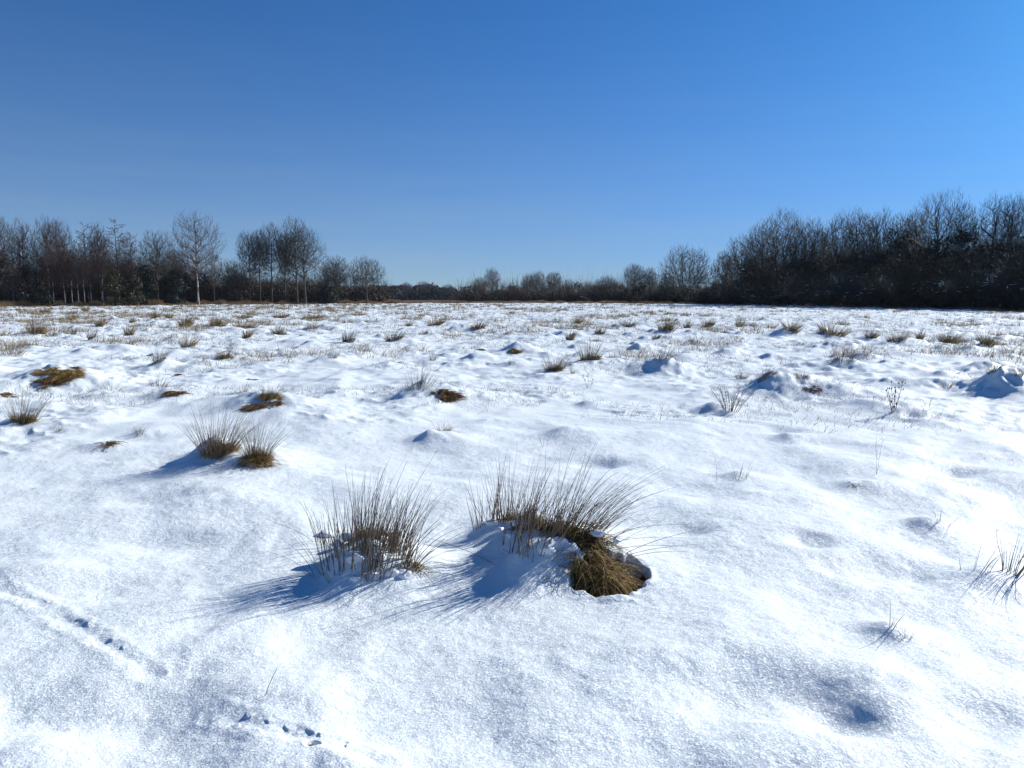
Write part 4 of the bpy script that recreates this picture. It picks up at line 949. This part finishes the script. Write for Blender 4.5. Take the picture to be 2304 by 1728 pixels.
# ------------------------------------------------------------------ scrub, conifers and the far wood
def scrub(name, label, px0, px1, n_l, top_fn, back, mat, leaf_n, leaf, seed, cat='scrub', asp=.13):
    """one tangled mass between two bearings: lumps of fine leaf and twig slivers"""
    g = np.random.default_rng(seed)
    px = g.uniform(px0, px1, n_l); e_ = np.interp(px, EDGE_X, EDGE_D) if back is None or back < 100 else np.full(n_l, back)
    Yv = e_+5+g.uniform(0, 14, n_l); 
    if back is not None and back < 100: Yv += back
    hz = np.array([height_at(p, top_fn(p), y) for p, y in zip(px, Yv)])
    u = np.where(g.random(n_l) < .3, g.random(n_l)*.12, g.random(n_l)**.8); S = g.uniform(.7, 1.7, n_l)*(Yv/120)
    zc = np.maximum(.3, u*(hz-S)); C = np.stack([(px-1152)/1664*Yv, Yv, zc], -1)
    V, F, r, t_ = leaf_cloud(g, C, S, leaf_n, leaf, asp)
    # twigs sticking out of the mass
    nt_ = leaf_n//5; k = g.integers(0, n_l, nt_); b = C[k]+g.normal(0, .6, (nt_, 3))*S[k][:, None]; b[:, 2] = np.maximum(b[:, 2], 0)
    d = g.normal(0, .45, (nt_, 3)); d[:, 2] = np.abs(g.normal(1, .4, nt_)); L = g.uniform(.8, 2.0, nt_)[:, None, None]*(Yv[k]/120)[:, None, None]
    P = b[:, None, :]+d[:, None, :]*L*np.linspace(0, 1, 4)[None, :, None]
    Rd = (Yv[k]*.00011)[:, None]*np.array([[1, .8, .6, .4]])
    o = tube_obj(name, [(V, F, r, t_), tubes(P, Rd, 3, g.random(nt_))], mat)
    return tag(o, label, cat, kind='stuff')
def thicket(name, label, px0, px1, n, top_fn, depth, mat, seed, r=.00010):
    """tall fine stems and branching twigs standing deep in the wood"""
    g = np.random.default_rng(seed); px = g.uniform(px0, px1, n); Yv = np.interp(px, EDGE_X, EDGE_D)+depth+g.uniform(0, 16, n)
    Hh = np.array([height_at(p, top_fn(p), y) for p, y in zip(px, Yv)])*g.uniform(.55, 1.02, n)
    K = 7; z = np.linspace(0, 1, K)[None, :]; x = (px-1152)/1664*Yv; lean = g.normal(0, .08, (n, 2))
    P = np.stack([x[:, None]+lean[:, :1]*Hh[:, None]*z+g.normal(0, .012, (n, K))*Hh[:, None]*z, Yv[:, None]+lean[:, 1:]*Hh[:, None]*z, Hh[:, None]*z], -1)
    Rr = (.0055*Hh)[:, None]*(1-.85*z)
    A1 = limb_level(g, P, Rr, 14, .18, 1, 38, 10, .32, .4, 5, .5, None, .07, .45)
    A2 = limb_level(g, *A1, 7, .1, 1, 36, 12, .5, .25, 4, .5, None, .1, .4)
    A3 = limb_level(g, *A2, 4, .2, 1, 36, 12, .6, .15, 3, .6, None, .1, .3)
    tw = Yv.mean()*r
    o = tube_obj(name, [tubes(q[0], np.maximum(q[1], tw*.7), 3, g.random(len(q[0]))) for q in ((P, Rr), A1, A2, A3)], mat)
    return tag(o, label, 'scrub', kind='stuff')
def interp_fn(xs, ys): return lambda p: float(np.interp(p, xs, ys))
scrub('brown_scrub', 'dense brown undergrowth filling the left wood', -500, 870, 1500, interp_fn([-500, 0, 230, 400, 500, 700, 870], [545, 560, 575, 592, 612, 628, 645]), None, M_leaf_brown, 150000, .36, 61)
scrub('olive_scrub', 'olive evergreen scrub at the foot of the left wood', 195, 420, 170, interp_fn([195, 260, 330, 420], [620, 592, 598, 625]), None, M_leaf_olive, 18000, .20, 62, asp=.35)
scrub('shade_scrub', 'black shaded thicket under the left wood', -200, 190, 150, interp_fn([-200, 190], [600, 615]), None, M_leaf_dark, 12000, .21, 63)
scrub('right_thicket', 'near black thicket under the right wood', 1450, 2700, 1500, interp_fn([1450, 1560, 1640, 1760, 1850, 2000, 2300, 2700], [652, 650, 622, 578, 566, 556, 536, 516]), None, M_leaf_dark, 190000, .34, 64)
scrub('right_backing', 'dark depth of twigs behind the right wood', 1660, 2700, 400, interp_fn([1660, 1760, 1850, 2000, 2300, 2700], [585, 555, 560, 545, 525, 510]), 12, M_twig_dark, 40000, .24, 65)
scrub('centre_thicket', 'low brown thicket along the centre of the horizon', 1040, 1500, 400, interp_fn([1040, 1180, 1300, 1420, 1500], [654, 650, 652, 642, 636]), 20, M_leaf_brown, 50000, .40, 66)
thicket('left_wood_stems', 'fine grey brown stems and twigs deep in the left wood', -350, 560, 150, interp_fn([-350, 0, 150, 320, 420, 560], [510, 515, 512, 545, 560, 590]), 10, M_twig_red, 67)
thicket('left_wood_saplings', 'low bare saplings among the tall trees of the left wood', 480, 880, 60, interp_fn([480, 600, 760, 880], [592, 600, 612, 640]), 8, M_twig, 68)
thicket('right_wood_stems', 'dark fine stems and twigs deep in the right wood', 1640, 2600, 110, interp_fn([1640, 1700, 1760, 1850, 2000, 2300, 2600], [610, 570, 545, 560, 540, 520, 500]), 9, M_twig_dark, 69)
# evergreen shrubs one can tell apart
def evergreen(px, top, wpx, Y, label, mat, seed, conical=False):
    g = np.random.default_rng(seed); x0, y0 = at_dist(px, Y); Ht = height_at(px, top, Y); Wd = wpx/ppm(Y)
    name = 'conifer_tree' if conical else 'evergreen_bush'
    e = empty(name, (x0, y0, 0)); tag(e, label, 'tree' if conical else 'bush', 'evergreens at the foot of the woods')
    m = 34; u = g.random(m); w_ = (1-u*.85) if conical else np.sqrt(np.clip(1-(u-.35)**2*2.2, .1, 1))
    a = g.uniform(0, 6.28, m); q = np.sqrt(g.random(m))*Wd*.36*w_
    C = np.stack([np.cos(a)*q, np.sin(a)*q, .4+u*(Ht-.9)], -1); S = g.uniform(.16, .28, m)*Wd*.8*np.maximum(w_, .4)
    tube_obj('crown', [leaf_cloud(g, C, S, 3800, .17*Y/130)], mat, e)
    z = np.linspace(0, 1, 5); P = np.stack([z*0, z*0, z*Ht*.85], -1)[None]; tube_obj('trunk', [tubes(P, (.02*Ht*(1-.8*z))[None], 6)], M_bark_dark, e)
evergreen(258, 596, 60, 116, 'olive green shrub right of the white stemmed birches', M_leaf_olive, 701)
evergreen(300, 608, 56, 118, 'second olive shrub, right of the first', M_leaf_olive, 702)
evergreen(330, 588, 60, 122, 'tall dark holly like shrub left of the tallest birch', M_leaf_dark, 703)
evergreen(92, 622, 70, 113, 'dark fir with drooping boughs at the far left', M_leaf_dark, 704, True)
evergreen(398, 598, 56, 126, 'blackish evergreen directly left of the tallest birch trunk', M_leaf_dark, 705)
evergreen(735, 638, 50, 150, 'dark evergreen under the broad fan crowned tree', M_leaf_dark, 706)
evergreen(1138, 652, 34, 240, 'hazy blue black conifer clump right of the slender centre tree', M_leaf_hazed, 707)
evergreen(1160, 650, 30, 245, 'second hazy blue black conifer, beside the first', M_leaf_hazed, 708)
evergreen(1192, 655, 48, 228, 'green brown round shrub under the three centre right trees', M_leaf_olive, 709)
evergreen(1440, 630, 44, 180, 'dark evergreen under the thin crowned trees', M_leaf_dark, 710)
evergreen(1690, 575, 44, 134, 'ivy dark evergreen high in the left end of the right wood', M_leaf_dark, 711)
evergreen(2035, 505, 62, 110, 'black evergreen standing up inside the right wood', M_leaf_dark, 712, True)
evergreen(2296, 525, 60, 84, 'black evergreen at the right edge of the wood', M_leaf_dark, 713)
# far wood
g = np.random.default_rng(90); n_l = 420; px = g.uniform(840, 1075, n_l); Yv = g.uniform(335, 390, n_l)
tops = np.interp(px, [840, 880, 905, 925, 945, 1000, 1040, 1075], [640, 641, 636, 642, 636, 641, 650, 662])+2*vn(px/9, px*0)
hz = np.array([height_at(p, q, y) for p, q, y in zip(px, tops, Yv)]); S = g.uniform(1.1, 2.2, n_l)
C = np.stack([(px-1152)/1664*Yv, Yv, np.maximum(.5, g.random(n_l)**.7*(hz-S))], -1)
o_ = tube_obj('far_wood', [leaf_cloud(g, C, S, 60000, .36)], blade_material('hazed_wood_twigs', (.040, .042, .050), (.085, .080, .082), (.04, .042, .05))); tag(o_, 'dark far wood along the horizon left of centre', 'wood', kind='stuff')  # twig colour has the blue grey of distance haze mixed in
px = g.uniform(-700, 2900, 900); Yv = g.uniform(420, 520, 900); hz = 6+3*g.random(900)
C = np.stack([(px-1152)/1664*Yv, Yv, g.random(900)*hz], -1)
o_ = tube_obj('distant_woodland', [leaf_cloud(g, C, np.full(900, 3.2), 60000, .8)], bpy.data.materials['hazed_wood_twigs']); tag(o_, 'continuous woodland beyond the meadow', 'wood', kind='stuff')
# thin cold air between here and the far wood
M_haze = bpy.data.materials.new('haze'); M_haze.use_nodes = True; n_ = M_haze.node_tree.nodes; n_.clear()
vo = n_.new('ShaderNodeVolumePrincipled'); vo.inputs['Color'].default_value = (.72, .84, 1, 1); vo.inputs['Density'].default_value = .00010
ou = n_.new('ShaderNodeOutputMaterial'); M_haze.node_tree.links.new(vo.outputs[0], ou.inputs['Volume'])
bx = np.array([[x, y, z] for x in (-4600, 4600) for y in (-4600, 4600) for z in (-2, 24)], float)
tag(make_mesh('haze', bx, np.array([[0, 1, 3, 2], [4, 6, 7, 5], [0, 4, 5, 1], [2, 3, 7, 6], [0, 2, 6, 4], [1, 5, 7, 3]]), M_haze, smooth=False), 'thin cold haze over the field', 'haze', kind='stuff')
# fallen pale branch under the low bush
x0, y0 = at_dist(1325, 176); g = np.random.default_rng(3); K = 7; z = np.linspace(0, 1, K)
lines = [np.stack([-2.2+4.4*z, 0*z, 1.6-1.5*z+.15*np.sin(z*7)], -1), np.stack([-1+1.8*z, 0*z, 1.1-.2*z+.7*z*z], -1), np.stack([.2+1.7*z, 0*z, .7-.6*z], -1), np.stack([-2+1*z, .3*z, 1.4+.7*z], -1)]
ob = tube_obj('fallen_branch', [tubes(np.array(lines), np.array([.10, .06, .06, .05])[:, None]*(1-.5*z)[None], 5)], M_birch); ob.location = (x0, y0, 0)
tag(ob, 'fallen whitish branch at the foot of the bare low bush', 'branch')
